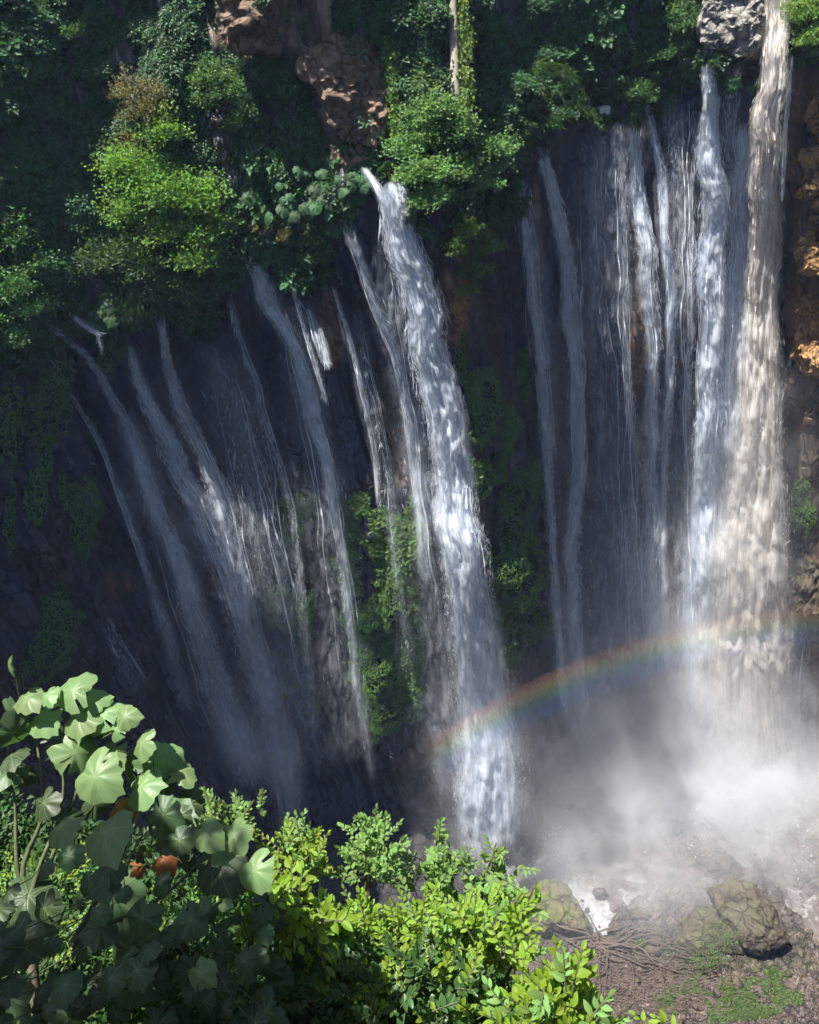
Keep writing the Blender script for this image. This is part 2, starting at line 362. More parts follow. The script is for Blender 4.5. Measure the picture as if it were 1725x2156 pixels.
def water_mat():
    b=NB('muddy_stream'); co=b.coords((1,1,1)); n=b.noise(co,.9,6,.7,1.2); n2=b.noise(co,.18,4,.6,.6)
    a=b.new('ShaderNodeAttribute',attribute_name='tint').outputs[0]; sp=b.new('ShaderNodeSeparateColor'); b.l.new(a,sp.inputs[0])
    fo=b.ramp(b.math('ADD',b.math('ADD',n,b.math('MULTIPLY',n2,.3)),b.math('MULTIPLY',b.math('MULTIPLY',sp.outputs[0],b.noise(co,3.,5,.7,.5)),.75)),.78,1.12)
    c=b.mix(b.math('MULTIPLY',fo,b.math('MULTIPLY_ADD',b.noise(co,2.6,5,.75),1.1,.25)),(.10,.082,.075),(.40,.41,.43))
    pr=b.new('ShaderNodeBsdfPrincipled',{'Roughness':.25}); b.l.new(c,pr.inputs['Base Color']); b.l.new(b.math('MULTIPLY_ADD',fo,.5,.2),pr.inputs['Roughness'])
    bp=b.new('ShaderNodeBump',{'Strength':.6,'Distance':.25}); b.l.new(n,bp.inputs['Height']); b.l.new(bp.outputs[0],pr.inputs['Normal'])
    b.l.new(pr.outputs[0],b.out.inputs[0]); return b.m
wx,wy=np.meshgrid(np.linspace(-20,85,300),np.linspace(50,112,220)); wz=-.55+.12*fbm(np.stack([wx.ravel(),wy.ravel(),wx.ravel()*0],-1)*.7,3,140)
WP=np.stack([wx.ravel(),wy.ravel(),wz],-1)
foam=np.zeros(len(WP))
for u,v,s,a in [(1060,1800,4,1),(1130,1820,4,1),(1165,1850,3,1),(1200,1890,4.5,1.3),(1150,1830,4.5,1.3),(1250,1930,4,1.2),(1225,1905,4,1.3),(1310,1905,3,.7),(1550,1650,13,1.1),(1690,1900,4,.5),(1700,1840,2,.3)]:
    p=ground(u,v,0); foam=np.maximum(foam,a*np.exp(-((WP[:,0]-p[0])**2+(WP[:,1]-p[1])**2)/s**2))
tag(mesh_np('stream_water',WP,gridF(*wx.shape),water_mat(),col=np.stack([foam]*3,-1),smooth=True),kind='structure')

# ------------------------------------------------------------------ leaf meshes
def leaf_faces(P,axis,nrm,size,aspect=.55,fold=.18):
    """rhombic folded leaves: P base points, axis unit, nrm unit, size (n,)"""
    side=unit(np.cross(axis,nrm)); nrm=unit(np.cross(side,axis)); s=np.asarray(size)[:,None]
    b=P; t=P+axis*s; m=P+axis*s*.45
    l=m+side*s*aspect*.5+nrm*s*fold; r=m-side*s*aspect*.5+nrm*s*fold
    V=np.stack([b,l,t,r],1).reshape(-1,3); n=len(P); i=np.arange(n)[:,None]*4
    F=np.concatenate([i+np.array([[0,1,2]]),i+np.array([[0,2,3]])],0)
    return V,F
def rdir(n,g=rng): return unit(g.normal(size=(n,3)))
def leaf_tint(n,P=None,lo=.7,hi=1.35,yellow=.15):
    k=rng.uniform(lo,hi,n); c=np.stack([k*rng.uniform(.85,1.15+yellow,n),k,k*rng.uniform(.7,1.1,n)],-1)
    return np.repeat(c,4,0)
def clump_mesh(name,mat,n,rad_,size,aspect,droop,flat=.5):
    d=rdir(n); P=d*rad_*rng.uniform(.3,1,(n,1)); P[:,2]*=flat; P[:,2]=np.abs(P[:,2])  # z = out of the wall
    ax=unit(d*np.array([1,1,.5])+np.array([0,-droop,.3])+.4*rdir(n))                    # y = up the wall
    nr=unit(np.array([0,.35,.9])+.55*rdir(n))
    V,F=leaf_faces(P,ax,nr,size*rng.uniform(.6,1.3,n),aspect)
    return mesh_np(name,V,F,mat,col=leaf_tint(n),link=False)
CL=dict(vine=clump_mesh('vine_clump',MAT['vine'],60,.75,.24,.75,.6),
        broad=clump_mesh('broad_leaf_clump',MAT['broad'],26,.9,.6,.8,.5),
        fern=clump_mesh('fern_clump',MAT['fern'],50,.6,.62,.2,1.6),
        moss=clump_mesh('moss_clump',MAT['moss'],46,.42,.17,.8,.5))
def gn_scatter(name,src,P,N,scale,parent=None,spin=.6):
    me=bpy.data.meshes.new(name); me.vertices.add(len(P)); me.vertices.foreach_set('co',np.asarray(P,np.float32).ravel())
    up=np.tile(np.array([0,0,1.]),(len(P),1)); N=unit(N); Y=unit(up-N*(N*up).sum(-1,keepdims=True)); X=np.cross(Y,N)
    a=rng.normal(0,spin,len(P))[:,None]; X2=X*np.cos(a)+Y*np.sin(a); Y2=-X*np.sin(a)+Y*np.cos(a)
    m=np.stack([X2,Y2,N],-1)                                       # columns
    ex=np.arctan2(m[:,2,1],m[:,2,2]); ey=-np.arcsin(m[:,2,0].clip(-1,1)); ez=np.arctan2(m[:,1,0],m[:,0,0])
    ra=me.attributes.new('rot','FLOAT_VECTOR','POINT'); ra.data.foreach_set('vector',np.stack([ex,ey,ez],-1).astype(np.float32).ravel())
    sa=me.attributes.new('scl','FLOAT','POINT'); sa.data.foreach_set('value',np.asarray(scale,np.float32))
    o=bpy.data.objects.new(name,me); COL.objects.link(o)
    ng=bpy.data.node_groups.new(name,'GeometryNodeTree'); ng.interface.new_socket('Geometry',in_out='INPUT',socket_type='NodeSocketGeometry'); ng.interface.new_socket('Geometry',in_out='OUTPUT',socket_type='NodeSocketGeometry')
    gi=ng.nodes.new('NodeGroupInput'); go=ng.nodes.new('NodeGroupOutput'); ip=ng.nodes.new('GeometryNodeInstanceOnPoints'); ob=ng.nodes.new('GeometryNodeObjectInfo'); ob.inputs[0].default_value=src
    r=ng.nodes.new('GeometryNodeInputNamedAttribute'); r.data_type='FLOAT_VECTOR'; r.inputs[0].default_value='rot'
    s=ng.nodes.new('GeometryNodeInputNamedAttribute'); s.data_type='FLOAT'; s.inputs[0].default_value='scl'
    e2r=ng.nodes.new('FunctionNodeEulerToRotation')
    L=ng.links.new; L(gi.outputs[0],ip.inputs['Points']); L(ob.outputs['Geometry'],ip.inputs['Instance']); L(r.outputs[0],e2r.inputs[0]); L(e2r.outputs[0],ip.inputs['Rotation']); L(s.outputs[0],ip.inputs['Scale']); L(ip.outputs[0],go.inputs[0])
    md=o.modifiers.new('scatter','NODES'); md.node_group=ng
    if parent: o.parent=parent
    return o
def wallframe(th,z):
    r=rad(th,z); P=pol(th,r,z); e=.3
    A=pol(th+e,rad(th+e,z),z)-P; B=pol(th,rad(th,z+e),z+e)-P
    N=unit(np.cross(A,B)); s=np.sign(-(N*pol(th,r*0+1,z*0)).sum(-1))[:,None]
    return P,N*np.where(s==0,1,s)
# vegetation mantle above the lip
def mantle():
    n=95000
    th=rng.uniform(-58,58,n); z=Zlip(th)+rng.uniform(-22,34,n)
    P,N=wallframe(th,z); u,v=project(P); nn=fbm(P*.35,3,201); wob=14*nn
    e=veg_edge(u)
    keep=(v+10*rng.normal(size=n)<e+wob)
    keep&=~((inpoly(u+wob,v+wob,BARE[0])|inpoly(u+wob,v+wob,BARE[1]))&(rng.random(n)>.03+.25*(nn>.5)))
    keep&=~(inpoly(u+wob*.5,v,GREY)&(rng.random(n)>.02))
    th,z,P,N,u,v,nn=[a[keep] for a in (th,z,P,N,u,v,nn)]; m=len(P)
    bulge=1.3*fbm(P*.22,3,211)+.6*nn
    P=P+N*(bulge*1.2+1.1+rng.uniform(-.3,.5,m))[:,None]
    near=e[keep]-v
    k=rng.random(m); broad=((u>480)&(u<790)&(v>320)&(v<620))|((u<120)&(v>1)&(k<.15))|((u>1180)&(u<1350)&(v<170)&(k<.4))
    fern=(u>1000)&(u<1440)&(near<150)&(k<.75)|((near<30)&(k<.5)); broad&=k<.6; fern&=~broad; vine=~broad&~fern
    for nm,mask,sc in (('vine',vine,1.0),('broad',broad,.8),('fern',fern,1.)):
        o=gn_scatter({'vine':'vine_foliage','broad':'broad_leaf_foliage','fern':'hanging_fern_foliage'}[nm],CL[nm],P[mask],unit(N[mask]+np.array([0,0,.5])),sc*rng.uniform(.75,1.35,mask.sum()))
        tag(o,{'vine':'dark green vines and creepers covering the cliff above the falls','broad':'broad glossy leaves massed on the ledge above the left falls','fern':'grassy ferns hanging over the cliff lip'}[nm],'foliage',kind='stuff')
mantle()
print('stage mantle')

# ------------------------------------------------------------------ falling water
def path3(pts,n,o0,o1):
    p=np.array(pts,float); seg=np.hypot(*np.diff(p[:,:2],axis=0).T); c=np.concatenate([[0],np.cumsum(seg)]); c/=c[-1]
    t=np.linspace(0,1,n); out=[np.interp(t,c,p[:,k]) for k in range(p.shape[1])]
    for _ in range(3):
        for k in range(len(out)): q=out[k].copy(); q[1:-1]=(out[k][:-2]+2*out[k][1:-1]+out[k][2:])/4; out[k]=q
    return t,out
def fall(label,pts,dens,mud=False,o0=1.9,o1=5.,group='waterfalls down the cliff',strands=None,sheet=1.,drops=1.,name='waterfall',soft=1.6,wob=.35,topfade=.03,botfade=.06,spread=.34,size=1.):
    """pts: (u,v,width in px). A thing: parts water_sheet (pleated curtain) and water_strands (falling clots)"""
    t,(u,v,wp)=path3(pts,90,o0,o1)
    off=o0+(o1-o0)*t; C=wall(u,v,off); rng_=np.linalg.norm(C-np.array([0,0,CZ]),axis=1); W=wp*rng_/FP
    for _ in range(5): C[1:-1]=(C[:-2]+2*C[1:-1]+C[2:])/4
    hs_=sum(map(ord,label))%71; Lk=np.linalg.norm(C[-1]-C[0]); kk=noise(np.stack([t*Lk*.22,t*0+hs_,t*0],-1),43)*(1-t)**.8*min(1,Lk/45); C=C+(np.stack([C[:,1],-C[:,0],C[:,0]*0],-1)/np.linalg.norm(C[:,:2],axis=1)[:,None])*(kk*np.minimum(.5,W*.22)*np.clip(t*8,0,1))[:,None]
    L=np.concatenate([[0],np.cumsum(np.linalg.norm(np.diff(C,axis=0),axis=1))]); Lt=L[-1]
    root=empty(name,C[-1]); tag(root,label,'waterfall',group)
    rad_h=unit(C*np.array([1,1,0])); side=np.stack([rad_h[:,1],-rad_h[:,0],rad_h[:,0]*0],-1)
    prof=np.clip(t/topfade,0,1)*np.clip((1-t)/botfade,0,1)**.7
    if sheet>0:
        for ly in range(2):
            n=max(60,int(Lt/.45)); m=max(8,min(36,int(W.mean()/.22)))
            ti=np.linspace(0,1,n); Ci=np.stack([np.interp(ti,t,C[:,k]) for k in range(3)],-1); Si=np.stack([np.interp(ti,t,side[:,k]) for k in range(3)],-1); Hi=np.stack([np.interp(ti,t,rad_h[:,k]) for k in range(3)],-1)
            Wi=np.interp(ti,t,W)*(soft if ly else 1.15)*(1+wob*noise(np.stack([ti*Lt*.13,ti*0,ti*0+Lt+ly],-1),41)); x=np.linspace(0,1,m); mea=.18*noise(np.stack([ti*Lt*.08,ti*0,ti*0+ly*9],-1),hash(label)%97)
            X=(x[None,:]-.5)+mea[:,None]*.5
            P=Ci[:,None]+Si[:,None]*(X*Wi[:,None])[...,None]
            lat=(X*Wi[:,None]); q=np.stack([lat*1.5,np.broadcast_to((ti*Lt)[:,None],(n,m))*.27,lat*0+ly*5+Lt],-1)
            rel=(.75*fbm(q*np.array([.9,.6,1.]),5,5,.62) if mud else .6*fbm(q,4,5,.6))
            P=P-Hi[:,None]*(rel+ly*.7-.2+.3*np.cos((x[None,:]-.5)*3)[...])[...,None]
            uv=np.stack([np.broadcast_to(x[None,:],(n,m))*1.,np.broadcast_to((ti*Lt)[:,None],(n,m))+ly*37],-1).reshape(-1,2)
            uvs=uv.copy()
            st=np.interp(ti,t,prof)*dens*sheet*(1.15 if ly else 2.3)
            wf=np.clip(Wi/2.,.3,3)[:,None]; sv=np.broadcast_to(st[:,None],(n,m)).reshape(-1); col=np.stack([sv,sv*0+W.mean()/10.,sv],-1)
            mesh_np('water_sheet',P.reshape(-1,3),gridF(n,m),MAT['mudsheet' if mud else 'sheet'],root,col=col,smooth=True,uv=uvs)
    if drops>0:
        k=strands or max(2,int(W.mean()*1.6)); 
        ds=np.sqrt((np.diff(t)*(W[:-1]+W[1:])/2).sum()*Lt)       # area
        area=ds**2; w0,l0=.03*size,.62*size
        n=int(min(42000,max(300,area*dens*.75*drops/(w0*l0))))
        pdf=W*prof*(1-.25*t)+1e-6; cdf=np.cumsum(pdf); cdf/=cdf[-1]
        ti=np.interp(rng.random(n),cdf,t)
        ks=rng.integers(0,k,n); k0=(ks+.5)/k-.5
        ph=noise(np.stack([ti*Lt*.045,ks*3.1,ks*0.],-1),17)*.30+noise(np.stack([ti*Lt*.22,ks*1.7,ks*0.],-1),18)*.07
        x=k0*.9+ph+rng.normal(size=n)*(.10+.10*ti)*spread/.34; x=np.where(np.abs(x)>.62,x*.6,x)
        # clots: density along each strand comes and goes
        cl=noise(np.stack([ti*Lt*.35,ks*7.3,ks*0.+x*3],-1),19); keep=cl>-.35+rng.normal(size=n)*.25; ti,x,ks=ti[keep],x[keep],ks[keep]; n=len(ti)
        I=lambda A: np.interp(ti,t,A); Ci=np.stack([I(C[:,j]) for j in range(3)],-1); Si=np.stack([I(side[:,j]) for j in range(3)],-1); Hi=np.stack([I(rad_h[:,j]) for j in range(3)],-1)
        P=Ci+Si*(x*I(W))[:,None]-Hi*(rng.normal(0,.25,n)+.25+.06*I(W)*rng.normal(size=n))[:,None]
        dn=np.stack([np.interp(np.minimum(ti+.01,1),t,C[:,j])-np.interp(np.maximum(ti-.01,0),t,C[:,j]) for j in range(3)],-1); dn=unit(dn)
        ax=unit(dn+.28*rdir(n)+Hi*rng.uniform(-.1,.6,n)[:,None]); nr=unit(-Hi*.5+np.array([0,0,.6])+.8*rdir(n))
        sz=l0*rng.lognormal(0,.5,n)*(1-.45*ti); V,F=leaf_faces(P,ax,nr,sz,w0/l0*1.6,.05)
        tag(mesh_np('water_strands',V,F,MAT['mud' if mud else 'drop'],root),kind='stuff')
    # long thin threads of water inside the fall
    nt_=int(min(26,max(3,W.mean()*(2.0 if dens>.3 else 1.1)*min(1.,dens*1.4+.25)))); tv=[]
    for q in range(nt_):
        a0=rng.uniform(0,.45)**1.3; a1=min(1-botfade*.6,a0+rng.uniform(.25,.75)); n=max(12,int((a1-a0)*Lt/.8)); ti=np.linspace(a0,a1,n); x0=rng.uniform(-.46,.46)
        x=x0+.06*noise(np.stack([ti*Lt*.07,ti*0+q*3.7,ti*0],-1),71)+.012*noise(np.stack([ti*Lt*.4,ti*0+q*3.7,ti*0],-1),72); I=lambda A: np.interp(ti,t,A)
        Ci=np.stack([I(C[:,j]) for j in range(3)],-1); Si=np.stack([I(side[:,j]) for j in range(3)],-1); Hi=np.stack([I(rad_h[:,j]) for j in range(3)],-1)
        P=Ci+Si*(x*I(W))[:,None]-Hi*(.55+.5*noise(np.stack([ti*Lt*.6,ti*0+q,ti*0],-1),73))[:,None]
        e=np.sin(np.pi*np.linspace(0.02,.98,n))**.6; hw=rng.uniform(.02,.06)*(1+.5*noise(np.stack([ti*Lt*.5,ti*0+q,ti*0],-1),74))*e*(1.3 if W.mean()>3 else 1.)
        V=np.stack([P-Si*hw[:,None],P+Si*hw[:,None]-Hi*.03],1).reshape(-1,3); tv.append((V,gridF(n,2)))
    V,F=join(tv); tag(mesh_np('water_threads',V,F,MAT['mud' if mud else 'drop'],root),kind='stuff')
    return root
FALLS=[
 ('thin faint fall at the far left edge beside the hanging moss',[(105,745,6),(150,830,9),(210,930,12),(250,1040,16),(310,1200,20),(350,1340,24),(395,1500,28)],.34,{}),
 ('narrow fall starting under the left bushes and bending right over dark rock',[(100,680,14),(160,732,12),(200,765,16),(250,860,20),(290,960,30),(340,1090,36),(385,1200,40),(435,1350,45),(485,1500,50),(540,1640,55)],.5,{}),
 ('short curling trickle left of the big-leaved plant',[(148,652,10),(170,680,14),(205,700,10),(215,740,8)],.5,{}),
 ('fall below the big-leaved plant, widening into two white ropes',[(272,722,16),(300,830,30),(345,930,40),(395,1020,40),(430,1100,45),(475,1200,50),(515,1340,60),(565,1500,70),(615,1740,80)],.66,{}),
 ('straight veil that runs along a protruding dark rock edge',[(335,650,14),(352,760,22),(388,870,30),(428,960,36),(468,1050,40),(488,1150,40),(520,1300,46),(560,1420,50),(605,1640,60)],.62,{}),
 ('lower left fall that springs from a ledge halfway down',[(315,1070,22),(360,1140,34),(395,1250,40),(435,1400,50),(485,1520,60),(545,1660,66)],.45,{}),
 ('broad faint veil in the middle of the left wall',[(470,740,60),(510,860,80),(540,1000,80),(570,1150,70),(610,1350,60),(645,1540,60)],.15,{}),
 ('faint straight fall between the veil and the bright split fall',[(480,610,16),(505,720,24),(545,830,26),(585,960,24),(615,1080,20),(640,1300,20),(660,1560,24)],.26,{}),
 ('split white fall pouring from under the sunlit tree',[(512,510,26),(545,590,40),(582,670,38),(622,745,32),(655,850,34),(690,980,26),(712,1110,22),(732,1260,20),(752,1450,20),(787,1640,22)],.85,dict(o0=1.6,botfade=.4)),
 ('small glittering cascade over ochre rock right of the split fall',[(650,645,14),(668,700,26),(690,770,22)],.45,{}),
 ('slender pale fall left of the main fall ending halfway',[(700,600,12),(735,710,18),(762,820,16),(790,950,16),(800,1070,18)],.45,{}),
 ('slim double fall hugging the left side of the main fall',[(722,450,18),(752,545,24),(795,650,28),(838,750,26),(862,880,22),(880,1050,22),(895,1230,26)],.50,{}),
 ('trickle slipping from the leaves above the main fall',[(765,352,12),(790,385,18),(812,425,20),(835,520,18)],.7,{}),
 ('large white main fall in the centre',[(822,380,46),(850,500,64),(888,640,72),(915,780,76),(944,950,82),(965,1100,88),(988,1250,94),(1006,1400,102),(1022,1550,114),(1035,1700,125),(1040,1795,104)],1.7,dict(strands=9,drops=1.2,soft=1.15,wob=.1,o0=2.8,o1=8.,topfade=.008)),
 ('thin fall right of the mossy buttress',[(1090,330,14),(1102,450,22),(1120,600,26),(1145,850,24),(1158,1050,20),(1172,1300,26),(1195,1500,30),(1240,1600,40)],.55,dict(soft=1.3,wob=.2)),
 ('narrow bright rope fall at the left of the right-hand group',[(1138,310,20),(1165,420,28),(1190,560,30),(1206,690,30),(1216,850,34),(1214,1000,32),(1204,1150,34),(1206,1300,34),(1225,1480,40),(1262,1610,60)],.8,dict(soft=1.3,wob=.2)),
 ('wide dim veil behind the rope falls',[(1265,262,120),(1262,500,130),(1275,800,130),(1285,1100,140),(1300,1400,150),(1320,1590,160)],.26,dict(drops=.15,o1=6.)),
 ('fall that passes over the ochre rib of the right wall',[(1330,250,16),(1348,420,30),(1364,560,34),(1375,760,30),(1370,900,34),(1368,1050,34),(1368,1200,34),(1372,1430,40)],.75,dict(soft=1.3,wob=.2)),
 ('twisting slim fall right of the ochre rib',[(1363,215,14),(1385,330,20),(1402,450,24),(1412,600,22),(1412,780,20),(1400,900,20),(1395,1100,20),(1400,1450,30)],.62,dict(soft=1.3,wob=.2)),
 ('dim curtain between the slim fall and the tall bright one',[(1430,200,60),(1432,600,70),(1432,900,80),(1435,1200,110),(1450,1550,150)],.22,dict(drops=.15,o1=6.)),
 ('tall bright white fall left of the biggest one',[(1490,132,22),(1500,250,36),(1505,400,44),(1500,560,46),(1495,700,44),(1490,850,46),(1484,1000,46),(1480,1150,50),(1475,1350,60),(1480,1570,90)],1.5,dict(soft=1.15,wob=.15,o0=3.8,o1=6.,topfade=.01)),
 ('soft veil drifting beside the biggest fall',[(1572,250,26),(1560,600,60),(1540,900,90),(1520,1200,130),(1505,1560,190)],1.15,dict(drops=.8)),
 ('biggest fall, brownish and muddy, thundering down the right wall',[(1634,-40,36),(1630,100,38),(1620,250,46),(1615,400,50),(1606,550,56),(1604,700,66),(1602,850,78),(1594,1000,98),(1582,1120,124),(1564,1300,160),(1552,1450,190),(1545,1620,230)],1.15,dict(mud=True,strands=12,drops=.55,o0=3.2,o1=7.,topfade=.005,soft=1.25,wob=.12)),
 ('thread of water dripping right of the biggest fall',[(1667,112,8),(1656,260,9),(1648,420,8)],.5,{}),
 ('faint spray fall at the foot of the right-hand rock',[(1688,1300,30),(1672,1430,44),(1665,1560,50)],.16,{}),
 ('fine threads raining between the two rope falls and the buttress',[(1108,360,20),(1128,560,26),(1150,760,26),(1168,980,20)],.16,{}),
 ('pale threads in the gap left of the fall over the ochre rib',[(1305,250,22),(1312,480,26),(1322,760,26),(1335,1000,24),(1345,1300,30)],.26,{}),
 ('dripping threads between the tall bright fall and the biggest one',[(1545,135,34),(1540,330,36),(1535,600,36),(1528,900,40),(1520,1250,60)],.24,{}),
 ('thin bright thread just left of the tall bright fall',[(1463,210,10),(1458,480,14),(1452,760,18),(1448,1050,20),(1448,1400,30)],.25,{}),
 ('small ragged fall bursting from a ledge low on the right wall',[(1330,1040,30),(1325,1140,60),(1330,1280,80),(1345,1450,100)],.26,{}),
 ('thin thread falling from the leaves between the split fall and the slender one',[(600,545,8),(628,640,10),(650,720,12),(690,850,12)],.34,{}),
 ('faint misty fall at the dark foot of the left wall',[(215,1300,26),(250,1370,34),(300,1450,40)],.12,{}),
 ('dim threads between the slender fall and the double fall',[(745,640,20),(775,800,30),(812,980,30),(835,1200,30),(860,1420,30)],.16,{}),
 ('broad grey-blue veil filling the left wall between the two leftmost ropes',[(250,850,40),(300,980,70),(350,1120,90),(400,1280,100),(450,1450,110),(520,1640,120)],.20,dict(drops=.15)),
 ('soft veil spreading under the split fall',[(600,640,60),(640,780,100),(675,950,110),(700,1120,110),(725,1320,110),(750,1600,120)],.20,dict(drops=.15)),
 ('wide dim veil between the veiled fern pads and the rock edge',[(430,700,50),(470,860,90),(520,1040,100),(560,1220,110),(600,1420,110),(640,1640,120)],.17,dict(drops=.15)),
 ('soft drifting veil on the left flank of the main fall',[(800,470,40),(850,700,80),(890,950,100),(925,1200,120),(950,1450,130),(975,1700,140)],.26,dict(drops=.15)),
 ('soft drifting veil on the right flank of the main fall',[(1000,1300,50),(1040,1450,80),(1065,1600,100),(1075,1760,90)],.3,dict(drops=.7)),
 ('thin veil over the dark rock right of the buttress',[(1110,420,50),(1150,700,70),(1180,1000,80),(1200,1300,100),(1230,1560,120)],.16,dict(drops=.15)),
]
for lb,pts,dn,kw in FALLS: fall(lb,pts,dn,**kw)
print('stage falls')

# ------------------------------------------------------------------ spray and mist
def puff(name,label,centres,n,size,col='drop'):
    """airborne spray: drops clustered in gaussian plumes. centres: (point, sigma xyz, weight)"""
    Ps=[];wt=sum(c[2] for c in centres)
    for c,s,wg in centres:
        k=int(n*wg/wt); q=rng.normal(size=(k,3)); P=np.array(c)+q*np.array(s)
        P=P+1.6*np.stack([fbm(P*.18,3,301),fbm(P*.18,3,302),fbm(P*.18,3,303)],-1)*np.array(s)*.35
        m=(fbm(P*.22,4,310)>-.12+rng.normal(size=k)*.18)&(P[:,2]>.2); Ps.append(P[m])
    P=np.concatenate(Ps); k=len(P); V,F=leaf_faces(P,rdir(k),rdir(k),size*rng.lognormal(0,.45,k),.9,.1)
    return tag(mesh_np(name,V,F,MAT[col]),label,'spray',kind='stuff')
gb=ground(1555,1640); gm=ground(1045,1770); gc=ground(1290,1640)
puff('spray_cloud','white spray bursting at the foot of the biggest fall',[(gb+[0,-1,2],(5.,3.5,1.8),1.3),(gb+[2,-4,4],(8,5,3),.5),(gb+[-9,0,3],(6,4,2.5),.25),(gb+[12,-1,2],(6,4,1.8),.3)],90000,.13)
puff('spray_cloud','spray at the foot of the large central fall',[(gm+[0,0,2],(3.0,2,3.5),1),(gm+[4,-2,1],(3,3,1.5),.4)],14000,.12)
def mist(name,label,lo,hi,blobs,dens,nsc=.12):
    V=np.array([[x,y,z] for x in (lo[0],hi[0]) for y in (lo[1],hi[1]) for z in (lo[2],hi[2])],float)
    F=np.array([(0,1,3,2),(4,6,7,5),(0,4,5,1),(2,3,7,6),(0,2,6,4),(1,5,7,3)])
    b=NB(name); ge=b.new('ShaderNodeNewGeometry'); pos=ge.outputs['Position']; tot=None
    warp=b.ramp(b.noise(pos,nsc,3,.62,.6),.42,.62)
    for c,s,a in blobs:
        v=b.new('ShaderNodeVectorMath',operation='SUBTRACT'); b.l.new(pos,v.inputs[0]); v.inputs[1].default_value=tuple(map(float,c))
        v2=b.new('ShaderNodeVectorMath',operation='DIVIDE'); b.l.new(v.outputs[0],v2.inputs[0]); v2.inputs[1].default_value=tuple(map(float,s))
        d=b.new('ShaderNodeVectorMath',operation='DOT_PRODUCT'); b.l.new(v2.outputs[0],d.inputs[0]); b.l.new(v2.outputs[0],d.inputs[1])
        e=b.math('MULTIPLY',b.math('EXPONENT',b.math('MULTIPLY',d.outputs['Value'],-1.)),float(a)); tot=e if tot is None else b.math('ADD',tot,e)
    de=b.math('MULTIPLY',b.math('MULTIPLY',tot,b.math('MULTIPLY_ADD',warp,1.1,.3)),dens)
    pv=b.new('ShaderNodeVolumePrincipled',{'Color':(.955,.972,1.,1),'Anisotropy':0.}); b.l.new(de,pv.inputs['Density'])
    b.l.new(pv.outputs[0],b.out.inputs['Volume'])
    return tag(mesh_np(name,V,F,b.m),label,'mist',kind='stuff')
G=lambda u,v,z: ground(u,v)+np.array([0,0,z])
mist('mist','pale mist rising over the plunge pools',(-10,56,-2.5),(92,116,74),
     [(wall(1575,1180,4.),(6,4,24),.5),(wall(1035,1600,6.),(5,4,14),.6),(wall(1420,1470,9.),(19,6,17),.62),(wall(1560,1500,4.),(9,5,10),1.1),(G(1555,1640,4),(11,9,7),5.5),
      (G(1500,1700,8),(21,15,14),.8),(G(1300,1700,6),(17,14,12),.8),(G(1045,1770,4),(6,6,8),.6),(G(1340,1860,3),(14,9,5),.35)],.075)
print('stage mist')

# ------------------------------------------------------------------ tubes, crowns, plants
def tube(P,R,k=6):
    P=np.asarray(P,float); n=len(P); R=np.broadcast_to(R,(n,)).astype(float); T=unit(np.gradient(P,axis=0)); ref=np.array([.3,.2,1.]) if abs(T[0,2])<.9 else np.array([1.,.2,.1])
    A=unit(np.cross(T,ref)); B=np.cross(T,A); a=np.linspace(0,2*np.pi,k,endpoint=False)
    V=(P[:,None]+R[:,None,None]*(np.cos(a)[None,:,None]*A[:,None]+np.sin(a)[None,:,None]*B[:,None])).reshape(-1,3)
    i=np.arange(n*k).reshape(n,k); j=np.roll(i,-1,1); F=np.stack([i[:-1],j[:-1],j[1:],i[1:]],-1).reshape(-1,4); return V,F
def wig(a,b,n,amp,seed):
    t=np.linspace(0,1,n)[:,None]; P=np.array(a)*(1-t)+np.array(b)*t; q=P*.9/max(.2,amp*6)
    return P+amp*np.sin(np.pi*t)**.5*np.stack([noise(q,seed),noise(q,seed+1),noise(q,seed+2)],-1)
def crown_leaves(B,Rr,n,size,aspect=.7,lo=.7,hi=1.3,yel=.15,droop=.1,twig=14,up=.9):
    """leaves gathered in sprays on the outside of ellipsoids. B centres (k,3), Rr radii (k,3)"""
    k=len(B); w_=Rr.prod(1)**(2/3); w_/=w_.sum(); nt=max(1,n//twig); b=rng.choice(k,nt,p=w_); d=rdir(nt); d[:,2]=np.abs(d[:,2])*.8+d[:,2]*.2; d=unit(d)
    C=B[b]+d*Rr[b]*rng.uniform(.35,1.12,(nt,1))*(1+.5*noise(d*2.3+b[:,None]*5,77)+.25*noise(d*5+b[:,None]*5,78))[:,None]
    i=np.repeat(np.arange(nt),twig); m=len(i); r=Rr.mean()*.20
    P=C[i]+rng.normal(size=(m,3))*np.array([r,r,r*.6]); ax=unit(d[i]*.8+.8*rdir(m)+np.array([0,0,-droop])); nr=unit(np.array([0,-.15,up])+.5*rdir(m))
    V,F=leaf_faces(P,ax,nr,size*rng.uniform(.6,1.3,m),aspect)
    tk=rng.uniform(lo,hi,nt)[i]; g_=rng.uniform(.9,1.1+yel,nt)[i]; c=np.stack([tk*g_,tk*rng.uniform(.92,1.08,m),tk*rng.uniform(.7,1.1,m)],-1)
    return V,F,np.repeat(c,4,0)
def px(u,v,ru,rv,off):
    P=wall(u,v,off); r=np.linalg.norm(P-[0,0,CZ]); return P,r*ru/FP,r*rv/FP
